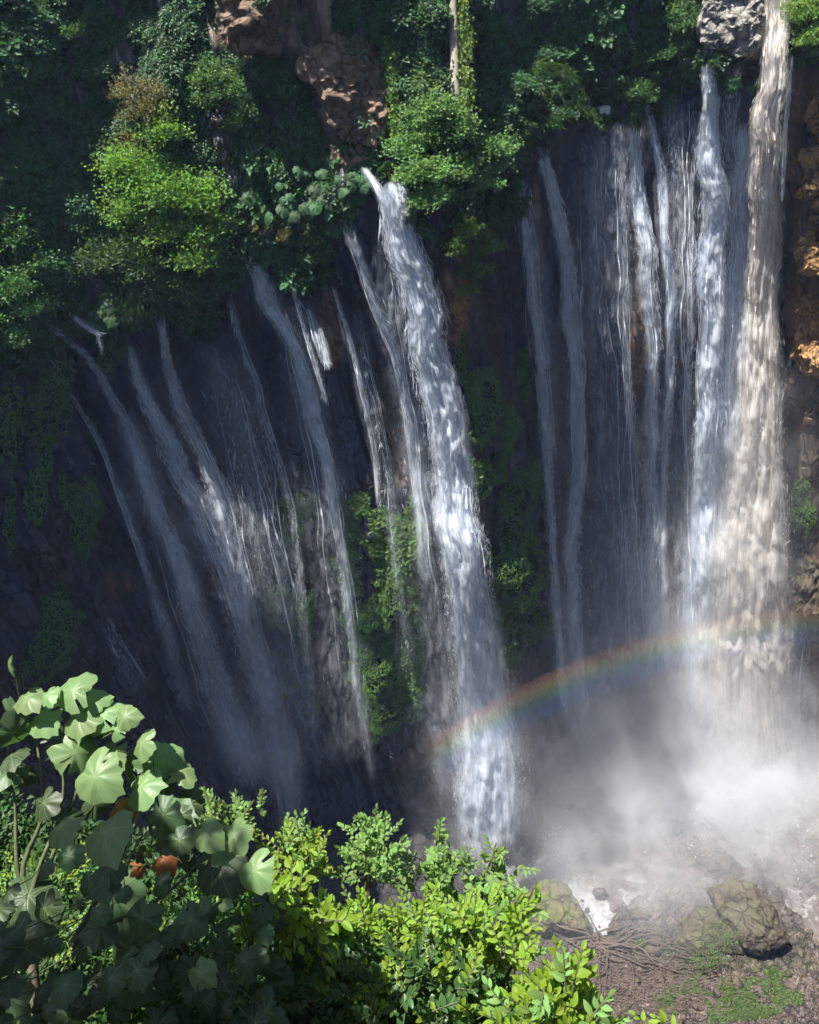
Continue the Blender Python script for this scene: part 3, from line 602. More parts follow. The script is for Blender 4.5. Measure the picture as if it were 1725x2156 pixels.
def cliff_tree(name,label,cat,blobs,mat,n,size,off=2.2,root_uv=None,group=None,dead=None,**kw):
    B=[];Rr=[]
    for u,v,ru,rv in blobs:
        P,a,b=px(u,v,ru,rv,off+rng.uniform(-.5,1.0)); B.append(P);Rr.append([a,a*.8,b*1.05])
    B=np.array(B);Rr=np.array(Rr); ru_,rv_=root_uv or (blobs[-1][0],blobs[-1][1]+20); base=wall(ru_,rv_,-.4)
    t=empty(name,base); tag(t,label,cat,group)
    V,F,c=crown_leaves(B,Rr,n,size,**kw); o=mesh_np('crown',V,F,mat,t,col=c)
    fork=base*.45+B.mean(0)*.55
    V,F=tube(wig(base,fork,7,.35,5),np.linspace(.28,.17,7)); mesh_np('trunk',V,F,MAT['bark'],t,smooth=True)
    for q in range(len(B)):
        V,F=tube(wig(fork,B[q]+[0,0,Rr[q][2]*.4],7,.5,8+q),np.linspace(.14,.03,7),5); mesh_np('branch',V,F,MAT['bark'],t,smooth=True)
    return t
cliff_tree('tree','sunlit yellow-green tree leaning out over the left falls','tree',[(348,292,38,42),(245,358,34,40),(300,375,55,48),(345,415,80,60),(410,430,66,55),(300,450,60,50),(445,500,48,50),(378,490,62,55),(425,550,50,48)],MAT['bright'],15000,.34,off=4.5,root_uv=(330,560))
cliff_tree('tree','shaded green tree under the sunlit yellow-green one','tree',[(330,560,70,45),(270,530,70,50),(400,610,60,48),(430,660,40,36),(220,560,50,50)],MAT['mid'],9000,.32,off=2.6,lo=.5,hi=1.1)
cliff_tree('bare_shrub','olive brown half-bare shrub above the sunlit tree','shrub',[(272,195,34,30),(335,200,32,28),(305,240,44,40),(285,300,32,30),(340,262,30,26)],MAT['olive'],3600,.26,off=3,root_uv=(310,350),twig=8)
cliff_tree('shrub','rounded green shrub beside the upper bare brown rock','shrub',[(440,172,34,28),(480,200,46,38),(522,232,30,28),(500,265,26,22),(455,215,30,25)],MAT['mid'],4600,.28,off=2.5,lo=.8,hi=1.5)
cliff_tree('tree','leafy green tree with three lobes right above the main fall','tree',[(905,245,45,38),(868,318,42,44),(945,285,52,42),(1015,325,52,42),(900,372,50,40),(960,372,44,40),(1045,352,28,32),(915,425,34,26),(1005,395,40,32)],MAT['sage'],17000,.31,off=3.6,root_uv=(940,460),lo=.9,hi=1.7,yel=.25)
cliff_tree('shrub','pale yellow-green shrub hanging on the ochre rock right of the main fall','shrub',[(985,490,26,30),(1012,530,36,34),(1000,575,30,34),(962,530,18,26),(990,615,18,22)],MAT['bright'],4600,.27,off=5.5,lo=.6,hi=1.15,yel=.2,droop=.6)
cliff_tree('bush','green bush with bright tips at the left edge of the cliff','bush',[(25,510,46,44),(70,570,52,44),(20,620,44,50),(60,660,48,40),(20,720,36,40),(100,610,34,34)],MAT['mid'],7600,.30,off=2.5,lo=.6,hi=1.7)
cliff_tree('bush','glossy green bush leaning over the lip left of the tall bright fall','bush',[(1455,50,40,50),(1415,110,46,34),(1440,95,24,20),(1400,50,40,40),(1350,130,36,26)],MAT['mid'],6000,.30,off=1.6,lo=.5,hi=1.35)
cliff_tree('bush','light green bush in the top right corner','bush',[(1700,30,36,40),(1712,85,30,26),(1680,60,24,26)],MAT['bright'],2600,.26,off=1.6,lo=.7,hi=1.2,droop=.8)
cliff_tree('bush','fresh green bush on the lip above the dim curtain of water','bush',[(1330,195,44,20),(1290,180,30,20),(1300,212,26,16),(1365,210,22,16)],MAT['mid'],2600,.28,off=1.6,lo=.8,hi=1.4)
cliff_tree('shrub','dark green shrub hanging between the split fall and the main fall','shrub',[(668,505,28,26),(682,545,24,32),(655,475,26,24),(690,585,14,20)],MAT['mid'],2400,.30,off=1.8,lo=.5,hi=1.1,droop=.5)
cliff_tree('shrub','olive green shrub at the top of the split fall','shrub',[(560,478,34,22),(600,500,24,20),(530,470,24,20)],MAT['olive'],1500,.30,off=1.5,lo=.7,hi=1.2)
cliff_tree('shrub','dim green shrub in the top left corner of the cliff','shrub',[(140,40,30,30),(160,75,22,26),(120,20,30,26)],MAT['mid'],1900,.28,off=1.8,lo=.6,hi=1.2)
cliff_tree('shrub','small shrub dangling beside the ochre cascade','shrub',[(612,560,16,20),(605,600,14,18)],MAT['mid'],700,.26,off=1.4,droop=.5)
# trunk clad in vines and hanging vines
def vine_column(label,pts,wpx,mat,n,trunk=None,off=3.):
    t_=np.linspace(0,1,40); p=np.array(pts,float); U=np.interp(t_,np.linspace(0,1,len(p)),p[:,0]); Vv=np.interp(t_,np.linspace(0,1,len(p)),p[:,1]); C=wall(U,Vv,off); C[:,:2]=np.array([np.linspace(C[0,k],C[-1,k],40) for k in (0,1)]).T*.6+C[:,:2]*.4
    r=np.linalg.norm(C[20]-[0,0,CZ])*wpx/FP/2; root=empty('vine_clad_trunk' if trunk else 'hanging_vine',C[-1]); tag(root,label,'tree trunk' if trunk else 'vine')
    k=rng.integers(0,40,n); P=C[k]+rng.normal(size=(n,3))*np.array([r*.6,r*.5,.4]); ax=unit(np.array([0,-.3,-.7])+.6*rdir(n)); V,F=leaf_faces(P,ax,unit(np.array([0,-.5,.8])+.5*rdir(n)),.3*rng.uniform(.6,1.3,n),.8)
    if trunk:
        side=np.array([-r*1.1,-.6,0]); V2,F2=tube(C+side,np.linspace(.32,.5,40),9); mesh_np('trunk',V2,F2,MAT['barkpale'],root,smooth=True)
    else: V2,F2=tube(C,.05,5); mesh_np('stem',V2,F2,MAT['bark'],root,smooth=True)
    mesh_np('foliage',V,F,mat,root,col=leaf_tint(n,yellow=.4)); return root
vine_column('pale tree trunk wrapped in bright green vines above the main fall',[(968,-60),(970,60),(972,150),(975,240)],30,MAT['bright'],2600,True,off=6.5)
vine_column('yellow-green hanging vine on the bare rock left of the pale trunk',[(818,90),(826,150),(832,220),(834,300)],22,MAT['bright'],1300)
vine_column('short leafy vine left of the pale trunk, below a gap',[(890,110),(884,170),(880,230)],26,MAT['mid'],900)
# moss cushions
def cushion(label,u,v,ru,rv,tilt=0.):
    P,a,b=px(u,v,ru,rv,.2); h=unit(P*np.array([1,1,0])); sx=np.array([h[1],-h[0],0]); dn=unit(wall(u,v+12,.2)-wall(u,v-12,.2)); out=-unit(np.cross(sx,dn)); out=out if out@h<0 else -out; dep=min(a,b)*.85+.5
    nn=max(20,int(3+a*b*26)); n=int(min(6000,a*b*240)); 
    q=rdir(n); q[:,2]=np.abs(q[:,2]); w1=1+.42*noise(q*2.2+u*.01,91)+.22*noise(q*5+u*.01,92)
    L=P+(sx*(q[:,:1]*a)+dn*(q[:,1:2]*b*1.05)+out*(q[:,2:]*dep))*w1[:,None]
    ax=unit(dn*.9+out*.35+.45*rdir(n)); nr=unit(out*.8+np.array([0,0,.6])+.35*rdir(n)); V,F=leaf_faces(L,ax,nr,.24*rng.uniform(.6,1.2,n),.85)
    g1=np.linspace(0,np.pi/2,7); g2=np.linspace(0,2*np.pi,15); A,Bq=np.meshgrid(g1,g2,indexing='ij'); q=np.stack([np.sin(A)*np.cos(Bq),np.sin(A)*np.sin(Bq),np.cos(A)],-1).reshape(-1,3); w2=.86*(1+.42*noise(q*2.2+u*.01,91)+.22*noise(q*5+u*.01,92))
    Bv=P+(sx*(q[:,:1]*a)+dn*(q[:,1:2]*b)+out*(q[:,2:]*dep))*w2[:,None]
    o=mesh_np('moss_cushion',Bv,gridF(7,15),MAT['mossbody'],loc=P,smooth=True); tag(o,label,'moss','moss cushions hanging on the wet cliff')
    c=mesh_np('foliage',V,F,MAT['moss'],None,col=leaf_tint(n,lo=.8,hi=1.25),loc=(0,0,0)); c.parent=o; c.location=-o.location
MAT['mossbody']=rock_mat('moss_body',(.02,.045,.012),(.012,.025,.008),(.03,.06,.015),scale=2,rough=.9)
for lb,u,v,ru,rv in [
 ('broad moss curtain under the bushes at the left edge',100,850,46,80),('moss tongue at the extreme left edge above the dark gap',15,900,26,80),('long thin moss tongue hanging lower left',78,1020,20,90),
 ('short thin moss tongue beside the long one',98,965,12,48),('narrow moss strip right of the thin tongues',128,1060,12,60),('large rounded moss pad left of the thinnest fall',165,1080,42,78),
 ('slim moss strip beside the thinnest fall',196,930,11,46),('moss ball under the big-leaved plant',235,740,34,36),('moss pad low on the left, the upper one',105,1290,34,40),('wide moss pad low on the left above the pale leaves',90,1370,66,60),
 ('small moss slip above the low left pads',20,1080,12,60),
 ('small moss pad seen through the faint straight fall',632,1085,22,34),('moss strip right of the split fall, upper one',728,1120,20,52),('moss tuft behind the split fall halfway down',705,1180,16,26),('tiny round moss ball near the split fall',654,1212,10,13),
 ('moss patch behind the dim lower veil',590,1265,38,50),('moss patch beside the foot of the faint straight fall',600,1390,40,54),('large moss mass left of the main fall, top part',770,1290,44,60),('large moss mass left of the main fall, right part',840,1250,40,80),
 ('moss mound left of the main fall foot, upper',800,1400,52,66),('moss mound left of the main fall foot, lower',815,1480,48,50),('small moss mound between the two mounds and the split fall',650,1480,26,36),('moss strip touching the left side of the main fall',868,1110,16,70),
 ('dark moss sheet right of the main fall, highest',1012,870,42,76),('leafy moss tuft right of the main fall near the ochre rock',1098,780,22,52),('small moss tuft beside the thin fall',1165,775,13,20),
 ('moss mass on the buttress, left side',1010,1010,28,50),('moss mass on the buttress, middle',1075,1040,44,66),('moss mass on the buttress, the biggest one',1065,1180,76,90),('moss mass on the buttress, lower right',1100,1290,50,76),('moss mass at the foot of the buttress',1060,1340,44,50),
 ('moss tuft under the ochre prow',965,745,16,50),('moss fringe beside the left of the ochre prow',945,660,8,30),('mossy patch on the right rock behind the biggest fall',1698,1060,26,60)]:
    cushion(lb,u,v,ru,rv)
u=rng.uniform(-40,1250,60000); v=rng.uniform(700,1560,60000); MP=[[(950,800),(1010,780),(1060,830),(1150,1000),(1155,1330),(1060,1410),(1000,1250),(965,1000)],[(730,1050),(880,980),(900,1200),(880,1500),(780,1560),(720,1200)],[(590,1040),(660,1040),(660,1200),(640,1480),(570,1480),(560,1250)]]
k=np.zeros(60000,bool)
for p_ in MP: k|=inpoly(u,v,p_)
u,v=u[k],v[k]; P=wall(u,v,.9); f=fbm(P*np.array([.3,.3,.16]),4,95); k=f>.17+.10*rng.normal(size=len(f))+.1*(u<300); P=P[k]+0; N=unit(-P*np.array([1,1,0])+np.array([0,0,30.])); P=P+unit(-P*np.array([1,1,0]))*(.7*f[k]+.2)[:,None]
sel=rng.random(len(P))<min(1,9000/len(P)); P=P[sel]; N=N[sel]
tag(gn_scatter('moss_growth',CL['moss'],P,N,rng.uniform(.8,2.0,len(P))),'ragged moss and small ferns growing on the wet rock between the falls','moss',kind='stuff')
print('stage moss')

# ------------------------------------------------------------------ leaves built one by one
def oval_leaf(name,mat,aspect=.5,fold=.16,curl=.18):
    ys=np.array([0,.14,.32,.52,.72,.88,1.0]); wd=np.array([.05,.30,.47,.50,.38,.20,0])*aspect*2/1.0
    V=[];F=[]
    for y,w_ in zip(ys,wd):
        z=-curl*y*y; V+= [(-w_/2,y,z+fold*w_),(0,y,z),(w_/2,y,z+fold*w_)]
    for i in range(6): a=i*3; F+=[(a,a+1,a+4,a+3),(a+1,a+2,a+5,a+4)]
    me=bpy.data.meshes.new(name); me.from_pydata(V,[],F); me.materials.append(mat); return me
def round_leaf(name,mat,seed,heart=.25,jag=.07,lobes=5,droop=.35,point=.12):
    g=np.random.default_rng(seed); n=30; n_tear=seed%3; V=[(0,0,0)];F=[]
    for ring,fr in ((1,.5),(2,1.)):
        for i in range(n):
            a=2*math.pi*i/n                                  # 0 = tip (+y)
            rr=1-heart*math.exp(-((a-math.pi)/.28)**2)+jag*math.cos(lobes*a)+.05*math.cos(2*a+seed)+.035*math.cos(9*a+seed*2)+point*math.exp(-(min(a,2*math.pi-a)/.2)**2)+(g.normal()*.022+.022*(-1)**i if ring==2 else 0)
            r=rr*fr*(.52); z=-droop*r*r*1.6+.035*math.sin(7*a+seed)*fr+.03*math.cos(lobes*a)*fr
            V.append((r*math.sin(a),r*math.cos(a)+.12*0,z))
    for i in range(n):
        j=(i+1)%n; F.append((0,1+j,1+i))
        if g.random()>.045 or n_tear==0: F.append((1+i,1+j,1+n+j,1+n+i))
    me=bpy.data.meshes.new(name); me.from_pydata(V,[],F); me.materials.append(mat)
    me.polygons.foreach_set('use_smooth',np.ones(len(me.polygons),bool)); return me
def place(name,me,parent,P,ax,nr,size):
    o=bpy.data.objects.new(name,me); COL.objects.link(o); o.parent=parent
    ax=Vector(ax).normalized(); nr=Vector(nr); x=ax.cross(nr).normalized(); nr=x.cross(ax).normalized()
    m=Matrix((x,ax,nr)).transposed().to_4x4(); m=m@Matrix.Diagonal((size,size,size,1)); m.translation=Vector(P)-parent.location; o.matrix_local=m; return o
def merged(me,items):
    base=np.array([v.co[:] for v in me.vertices]); Fq=[tuple(p.vertices) for p in me.polygons]; Fq=np.array([f if len(f)==4 else (*f,f[-1]) for f in Fq])
    V=[];F=[]
    for k,(P,ax,nr,sz) in enumerate(items):
        ax=ax/np.linalg.norm(ax); x=np.cross(ax,nr); x/=np.linalg.norm(x); n_=np.cross(x,ax); V.append(P+sz*(base[:,:1]*x+base[:,1:2]*ax+base[:,2:]*n_)); F.append(Fq+k*len(base))
    return np.concatenate(V),np.concatenate(F)
ear=[round_leaf('ear_leaf',MAT['ear'] if 'ear' in MAT else MAT.setdefault('ear',leaf_mat('ear_leaf',(.03,.085,.025),(.05,.14,.02),tfac=.3,var=.45,attr=False,rough=.6)),s_,heart=.3,jag=.0,point=.35) for s_ in (1,2)]
def ear_plant(label,blobs,n,lpx,off):
    base=wall(blobs[0][0],blobs[0][1],.2); t=empty('big_leaved_plant',base); tag(t,label,'plant'); B=[px(u,v,ru,rv,off) for u,v,ru,rv in blobs]
    V,F=join([tube(wig(base,b[0],5,.2,4),np.linspace(.08,.04,5),5) for b in B]); mesh_np('stem',V,F,MAT['stem'],t,smooth=True)
    for i in range(n):
        P,a,b=B[rng.integers(len(B))]; q=rdir(1)[0]; q[2]=abs(q[2]); L=P+q*np.array([a,a*.7,b])*rng.uniform(.7,1.05); ax=unit(np.array([q[0]*.7,-.5,-.75])+.35*rdir(1)[0]); nr=unit(np.array([0,-.55,.8])+.3*rdir(1)[0])
        place('leaf',ear[i%2],t,L,ax,nr,np.linalg.norm(P-[0,0,CZ])*lpx*rng.uniform(.7,1.25)/FP)
ear_plant('big-leaved plant sitting at the cliff lip above the left falls',[(250,655,52,30),(215,680,38,26),(300,665,36,28),(235,705,40,22)],170,26,1.6)
ear_plant('plant of dark heart-shaped leaves on the ledge left of the main fall',[(640,450,70,50),(570,420,60,46),(700,430,60,46),(745,395,36,28),(650,380,60,30),(560,350,50,30),(690,500,40,40),(620,510,50,36)],230,22,1.0)
ear_plant('single pair of pale heart-shaped leaves in the dark foliage on the far left',[(140,400,10,8)],3,30,2.5)

# ------------------------------------------------------------------ stones and rocks
import bmesh
def hullrock(name,label,cat,outline,mat,base_uv,depth,lift=0.,sub=4,amp=.25,group=None,front=.25):
    r0=np.linalg.norm(ground(*base_uv)-np.array([0,0,CZ]))-lift; cu=np.mean([p[0] for p in outline]); cv=np.mean([p[1] for p in outline]); pts=[]
    for p in outline:
        u,v=p[:2]; pts.append(at(u,v,r0-depth*.1)); pts.append(at(cu+(u-cu)*.8,cv+(v-cv)*.75,r0+depth*.9))
        pts.append(at(cu+(u-cu)*.55+(p[2] if len(p)>2 else 0),cv+(v-cv)*.55,r0-depth*front))
    bm=bmesh.new()
    for p in pts: bm.verts.new(p)
    bmesh.ops.convex_hull(bm,input=bm.verts[:]); 
    for v in [v for v in bm.verts if not v.link_faces]: bm.verts.remove(v)
    bmesh.ops.triangulate(bm,faces=bm.faces[:])
    bmesh.ops.subdivide_edges(bm,edges=bm.edges[:],cuts=1); bmesh.ops.triangulate(bm,faces=bm.faces[:])
    for _ in range(2): bmesh.ops.smooth_vert(bm,verts=bm.verts[:],factor=.18,use_axis_x=True,use_axis_y=True,use_axis_z=True)
    for _ in range(sub-1): bmesh.ops.subdivide_edges(bm,edges=bm.edges[:],cuts=1,use_grid_fill=True)
    bmesh.ops.triangulate(bm,faces=bm.faces[:]); bm.normal_update()
    co=np.array([v.co[:] for v in bm.verts]); nn=np.array([v.normal[:] for v in bm.verts]); d=amp*(fbm(co*.45,4,401)*1.+.5*-np.abs(fbm(co*1.1,3,405)))
    c0=co.mean(0); c0[2]=co[:,2].min()
    for v,dd,n_ in zip(bm.verts,d,nn): v.co=Vector(np.array(v.co)+n_*dd-c0)
    me=bpy.data.meshes.new(name); bm.to_mesh(me); bm.free(); me.materials.append(mat); me.polygons.foreach_set('use_smooth',np.ones(len(me.polygons),bool)); me.set_sharp_from_angle(angle=R_(38))
    o=bpy.data.objects.new(name,me); COL.objects.link(o); o.location=tuple(c0); return tag(o,label,cat,group)
def ring(u,v,ru,rv,n=8,seed=0):
    g=random.Random(seed*31+int(u)); return [(u+ru*math.cos(a)*g.uniform(.8,1.1),v+rv*math.sin(a)*g.uniform(.8,1.1)) for a in [2*math.pi*i/n for i in range(n)]]
hullrock('boulder','huge angular brown boulder leaning in the river bed, bottom right','boulder',[(1483,1868,-6),(1530,1850),(1592,1852),(1640,1915),(1664,1972),(1640,1998),(1600,2010),(1566,2008),(1535,1958,-12),(1500,1908,-10)],MAT['boulder'],(1590,2000),9,lift=3,amp=.55)
hullrock('boulder','lower light brown boulder tucked left of the huge one','boulder',[(1418,1985),(1424,1935),(1468,1903),(1512,1912),(1555,1962),(1568,2008),(1510,2022),(1445,2012)],MAT['boulder'],(1495,2008),7,lift=1,amp=.45)
hullrock('boulder','mossy triangular boulder beside the roots and white rapids','boulder',[(1100,1885),(1140,1856),(1172,1846),(1200,1872),(1234,1922),(1243,1958),(1190,1972),(1110,1962),(1085,1920)],MAT['mossrock'],(1170,1965),8,lift=1,amp=.5)
hullrock('boulder','dark wet boulder right of the main fall foot','boulder',ring(1098,1808,24,20),MAT['wetrock'],(1098,1826),4,lift=.5)
hullrock('boulder','dark pointed rock left of the main fall foot','boulder',ring(978,1806,24,20),MAT['wetrock'],(978,1825),4,lift=.5)
hullrock('boulder','flat brown slab behind the shrub tips','boulder',ring(965,1822,26,11),MAT['boulder'],(965,1835),3,lift=.5)
hullrock('boulder','grey boulder veiled by mist, the left one','boulder',ring(1425,1742,27,22),MAT['wetrock'],(1425,1762),5,lift=.5)
hullrock('boulder','grey boulder veiled by mist, the right one','boulder',ring(1500,1733,32,18),MAT['wetrock'],(1500,1750),5,lift=.5)
hullrock('boulder','low rock in the grey rapids behind the mossy boulder','boulder',ring(1262,1878,20,14),MAT['wetrock'],(1262,1890),3,lift=.3)
hullrock('boulder','rounded grey stone at the edge of the mist between rapids and boulders','boulder',ring(1345,1925,32,18),MAT['boulder'],(1345,1940),3,lift=.3)
hullrock('boulder','small wet rock just left of the huge boulder foot','boulder',ring(1400,1895,18,10),MAT['wetrock'],(1400,1903),2,lift=.2)
hullrock('boulder','pale stone on the right edge below the spray','boulder',ring(1708,1768,20,12),MAT['boulder'],(1708,1778),3,lift=.3)
hullrock('white_block','small white block showing under the leaves at the cliff lip','block',[(1258,228),(1280,228),(1281,246),(1259,247)],plain_mat('white_paint',(.7,.7,.68),nscale=2,amt=.1),(1270,1600),1.2,lift=0,sub=1,amp=.02) if False else None
P_=wall(1270,236,1.2); me=bpy.data.meshes.new('white_block'); bm=bmesh.new(); bmesh.ops.create_cube(bm,size=1.); bmesh.ops.bevel(bm,geom=bm.edges[:],offset=.06,segments=2,affect='EDGES'); bm.to_mesh(me); bm.free(); me.materials.append(plain_mat('white_paint',(.7,.7,.68),nscale=2,amt=.12))
wb=bpy.data.objects.new('white_block',me); COL.objects.link(wb); wb.location=tuple(P_); wb.scale=(1.25,.8,1.1); wb.rotation_euler=(.1,.05,.3); tag(wb,'small white block showing under the leaves at the cliff lip','block')
def outcrop(label,outline,mat,depth,off,amp,lean=.0,name='rock_outcrop'):
    global ground
    cu=np.mean([p[0] for p in outline]); cv=np.mean([p[1] for p in outline]); P=wall(cu,cv,off); g0=ground; ground=lambda *a: P
    ol=[(u,v) for u,v in outline]
    o=hullrock(name,label,'rock',ol,mat,(0,0),depth,sub=5,amp=amp,front=.12); ground=g0; return o
MAT['palerock']=rock_mat('pale_rock',(.30,.275,.24),(.13,.12,.105),(.42,.39,.34),scale=.8,rough=.8,streak=True)
outcrop('pale grey sunlit rock at the top right beside the head of the biggest fall',[(1470,-40),(1480,50),(1478,112),(1530,128),(1596,118),(1606,60),(1612,-40)],MAT['palerock'],5,3.2,.7)
outcrop('ochre rock prow pointing down right of the main fall, below the pale shrub',[(935,600),(950,575),(985,590),(994,650),(975,695),(962,712),(948,670)],MAT['tufa'],4,2.2,.8)
outcrop('ochre rock rib behind the falls in the right-hand group',[(1316,610),(1330,570),(1360,600),(1362,700),(1360,770),(1335,780),(1314,720)],MAT['tufa'],4,1.2,.8)
outcrop('topmost ochre ledge on the right edge',[(1664,170),(1700,150),(1790,150),(1790,300),(1700,290),(1672,250)],MAT['tufa'],5,1.4,.9)
outcrop('bright ochre block on the right edge below the topmost ledge',[(1682,345),(1712,315),(1790,310),(1790,440),(1705,448),(1678,410)],MAT['tufa'],5,1.8,.9)
outcrop('rounded ochre block on the right edge, third from the top',[(1670,480),(1700,448),(1790,450),(1790,590),(1700,580),(1674,530)],MAT['tufa'],5,1.8,.9)
outcrop('long brown rock ledge on the right edge halfway down',[(1668,640),(1690,600),(1765,600),(1765,760),(1700,800),(1672,730)],MAT['tufa'],5,2.,1.2)
outcrop('brown lumpy rock wall low on the right edge',[(1655,1150),(1690,1080),(1765,1060),(1765,1300),(1690,1320),(1650,1240)],MAT['boulder'],5,1.6,1.2)
MAT['brownrock']=rock_mat('brown_rock',(.20,.135,.088),(.09,.062,.042),(.30,.21,.14),scale=.5,rough=.85)
outcrop('broad bare brown rock face at the top edge, left of centre',[(452,-40),(446,40),(475,118),(560,126),(612,92),(690,98),(706,20),(700,-40)],MAT['brownrock'],5,1.9,.9)
outcrop('bare grey-brown rock face between the vines left of the pale trunk',[(625,120),(720,70),(800,110),(826,200),(822,285),(785,322),(720,318),(690,240)],MAT['brownrock'],5,1.7,.9)
outcrop('narrow tongue of bare brown rock just above the head of the main fall',[(690,300),(740,300),(760,335),(735,352),(700,350)],MAT['brownrock'],3,1.7,.5)
# countable stones
def stone_mesh(seed):
    g=random.Random(seed); bm=bmesh.new(); bmesh.ops.create_icosphere(bm,subdivisions=2,radius=.5); pl=[(Vector((g.gauss(0,1),g.gauss(0,1),g.gauss(0,1))).normalized(),g.uniform(.26,.42)) for _ in range(12)]
    for v in bm.verts:
        d=v.co.normalized(); r=min([.5]+[q/max(1e-3,n_.dot(d)) for n_,q in pl if n_.dot(d)>.1]); v.co=d*r
    me=bpy.data.meshes.new('stone'); bm.to_mesh(me); bm.free(); me.materials.append(MAT['boulder']); return me
sm=[stone_mesh(i) for i in range(6)]
for i in range(180):
    u,v=rng.uniform(1150,1725),rng.uniform(1870,2150)
    if i>150: u,v=rng.uniform(1560,1725),rng.uniform(1680,1900)
    p=ground(u,v,.3); p[2]=bed_h(np.array([p[0]]),np.array([p[1]]))[0]
    if p[2]<-.45: p[2]=-.5
    o=bpy.data.objects.new('stone',sm[i%6]); COL.objects.link(o); sz=rng.lognormal(-.25,.45); o.location=tuple(p+[0,0,.1*sz]); o.scale=(sz*rng.uniform(.8,1.4),sz,sz*rng.uniform(.5,.9)); o.rotation_euler=(rng.uniform(-.3,.3),rng.uniform(-.3,.3),rng.uniform(0,6))
    tag(o,'brown stone lying loose on the gravel of the river bed','stone','loose stones on the river bed')
n=26000; u=rng.uniform(1050,1800,n); v=rng.uniform(1860,2190,n); P=ground(u,v,0.); P[:,2]=bed_h(P[:,0],P[:,1]); P=P[P[:,2]>-.4]; n=len(P)
T=np.array([[1,1,1],[-1,-1,1],[-1,1,-1],[1,-1,-1]])*.5; sz=.16*rng.lognormal(0,.5,n); rv=rng.uniform(.6,1.4,(n,4,3)); V=(P[:,None]+T[None]*sz[:,None,None]*rv).reshape(-1,3); i=np.arange(n)[:,None]*4; F=np.concatenate([i+np.array([[a,b,c]]) for a,b,c in ((0,1,2),(0,3,1),(0,2,3),(1,3,2))])
tag(mesh_np('gravel',V,F,MAT['bed'],col=np.repeat(np.array([.17,.14,.12])*rng.uniform(.5,1.7,(n,1)),4,0)),'brown and grey gravel strewn over the river bed','gravel',kind='stuff')
# grass and moss on the bed
def tufts(name,label,spots,n,size,mat,h=.2):
    Ps=[]
    for u,v,ru,rv,w_ in spots:
        k=int(n*w_); a=rng.uniform(0,6.28,k); r=np.sqrt(rng.random(k)); P=ground(u+ru*r*np.cos(a),v+rv*r*np.sin(a),0.); P[:,2]=bed_h(P[:,0],P[:,1]); Ps.append(P[fbm(P*.5,3,501)>-.1])
    P=np.concatenate(Ps); k=len(P); P[:,2]+=rng.uniform(0,h,k); V,F=leaf_faces(P,unit(rdir(k)+[0,0,.8]),unit(rdir(k)*.8+[0,0,1]),size*rng.uniform(.5,1.4,k),.6)
    tag(mesh_np(name,V,F,mat,col=leaf_tint(k)),label,'grass',kind='stuff')
tufts('grass_patches','low green weeds growing in patches on the river bed',[(1495,2085,60,45,1),(1600,2110,90,40,.8),(1420,2110,40,30,.4),(1350,1992,22,14,.3),(1418,2000,28,15,.4),(1650,2060,40,14,.3),(1250,2120,80,30,.5),(1540,2140,80,20,.5)],7000,.30,MAT['grass'])
def on_rock(name,label,pts,n,r_off,size):
    Ps=[]
    for u,v,ru,rv in pts:
        q=rng.normal(size=(n//len(pts),2))*.75; P=at(u+ru*q[:,0],v+rv*q[:,1],np.full(len(q),r_off)[:,None]+rng.normal(0,.25,(len(q),1))); Ps.append(P)
    P=np.concatenate(Ps); k=len(P); V,F=leaf_faces(P,unit(rdir(k)+[0,0,.6]),unit(rdir(k)*.7+[0,-.3,1]),size*rng.uniform(.5,1.4,k),.7); tag(mesh_np(name,V,F,MAT['grass'],col=leaf_tint(k)),label,'weeds')
rb=np.linalg.norm(ground(1520,2000)-[0,0,CZ])-5.6
on_rock('weed_patch','bright green weeds growing in the cleft between the two big boulders',[(1510,1955,26,26),(1535,1975,22,20),(1490,1990,24,22),(1500,2015,30,12),(1475,2025,40,10)],1500,rb,.17)
# dead root tangle
def root(parent,a,b,r,h,seed,k=16):
    t=np.linspace(0,1,k); U=a[0]+(b[0]-a[0])*t; Vv=a[1]+(b[1]-a[1])*t; q=np.stack([t*3+seed*7,t*0,t*0],-1); U=U+noise(q,seed)*34*np.sin(np.pi*t); Vv=Vv+noise(q+5,seed)*26*np.sin(np.pi*t)
    P=ground(U,Vv,0.); P[:,2]=np.maximum(bed_h(P[:,0],P[:,1]),0)+.15+h*np.sin(np.pi*np.clip(t*1.1,0,1))+h*.6*(1-t); V,F=tube(P,np.linspace(r,r*.25,k),5); mesh_np('root',V,F,MAT['root'],parent,smooth=True)
c0=ground(1250,1985); c0[2]=.3; rt=empty('root_tangle',c0); tag(rt,'tangle of dead brown roots spread beside the mossy boulder','roots')
g=random.Random(5); sd_=0
for b,r,h in [((1110,1900),.16,2.2),((1150,1925),.2,2.),((1135,1960),.15,1.4),((1180,1895),.14,2.4),((1210,1900),.13,2.6),((1330,1962),.2,.7),((1400,1975),.18,.9),((1480,2040),.2,.9),((1360,2020),.22,.8),((1420,2070),.2,.8),((1300,2060),.2,.7),((1240,2075),.18,.7),((1340,2110),.16,.6),((1190,2040),.18,.8),((1215,2010),.2,1.),((1500,2010),.12,.6),((1278,2130),.12,.5),((1460,2100),.14,.6)]:
    sd_+=1; root(rt,(1250+g.uniform(-12,12),1985+g.uniform(-8,8)),b,r,h,sd_)
    for q in range(3):
        sd_+=1; f=g.uniform(.3,.8); m=(1250+(b[0]-1250)*f,1985+(b[1]-1985)*f); root(rt,m,(m[0]+(b[0]-1250)*.5+g.uniform(-40,40),m[1]+(b[1]-1985)*.5+g.uniform(-25,35)),r*.45,h*.5,sd_,10)
tw=[]
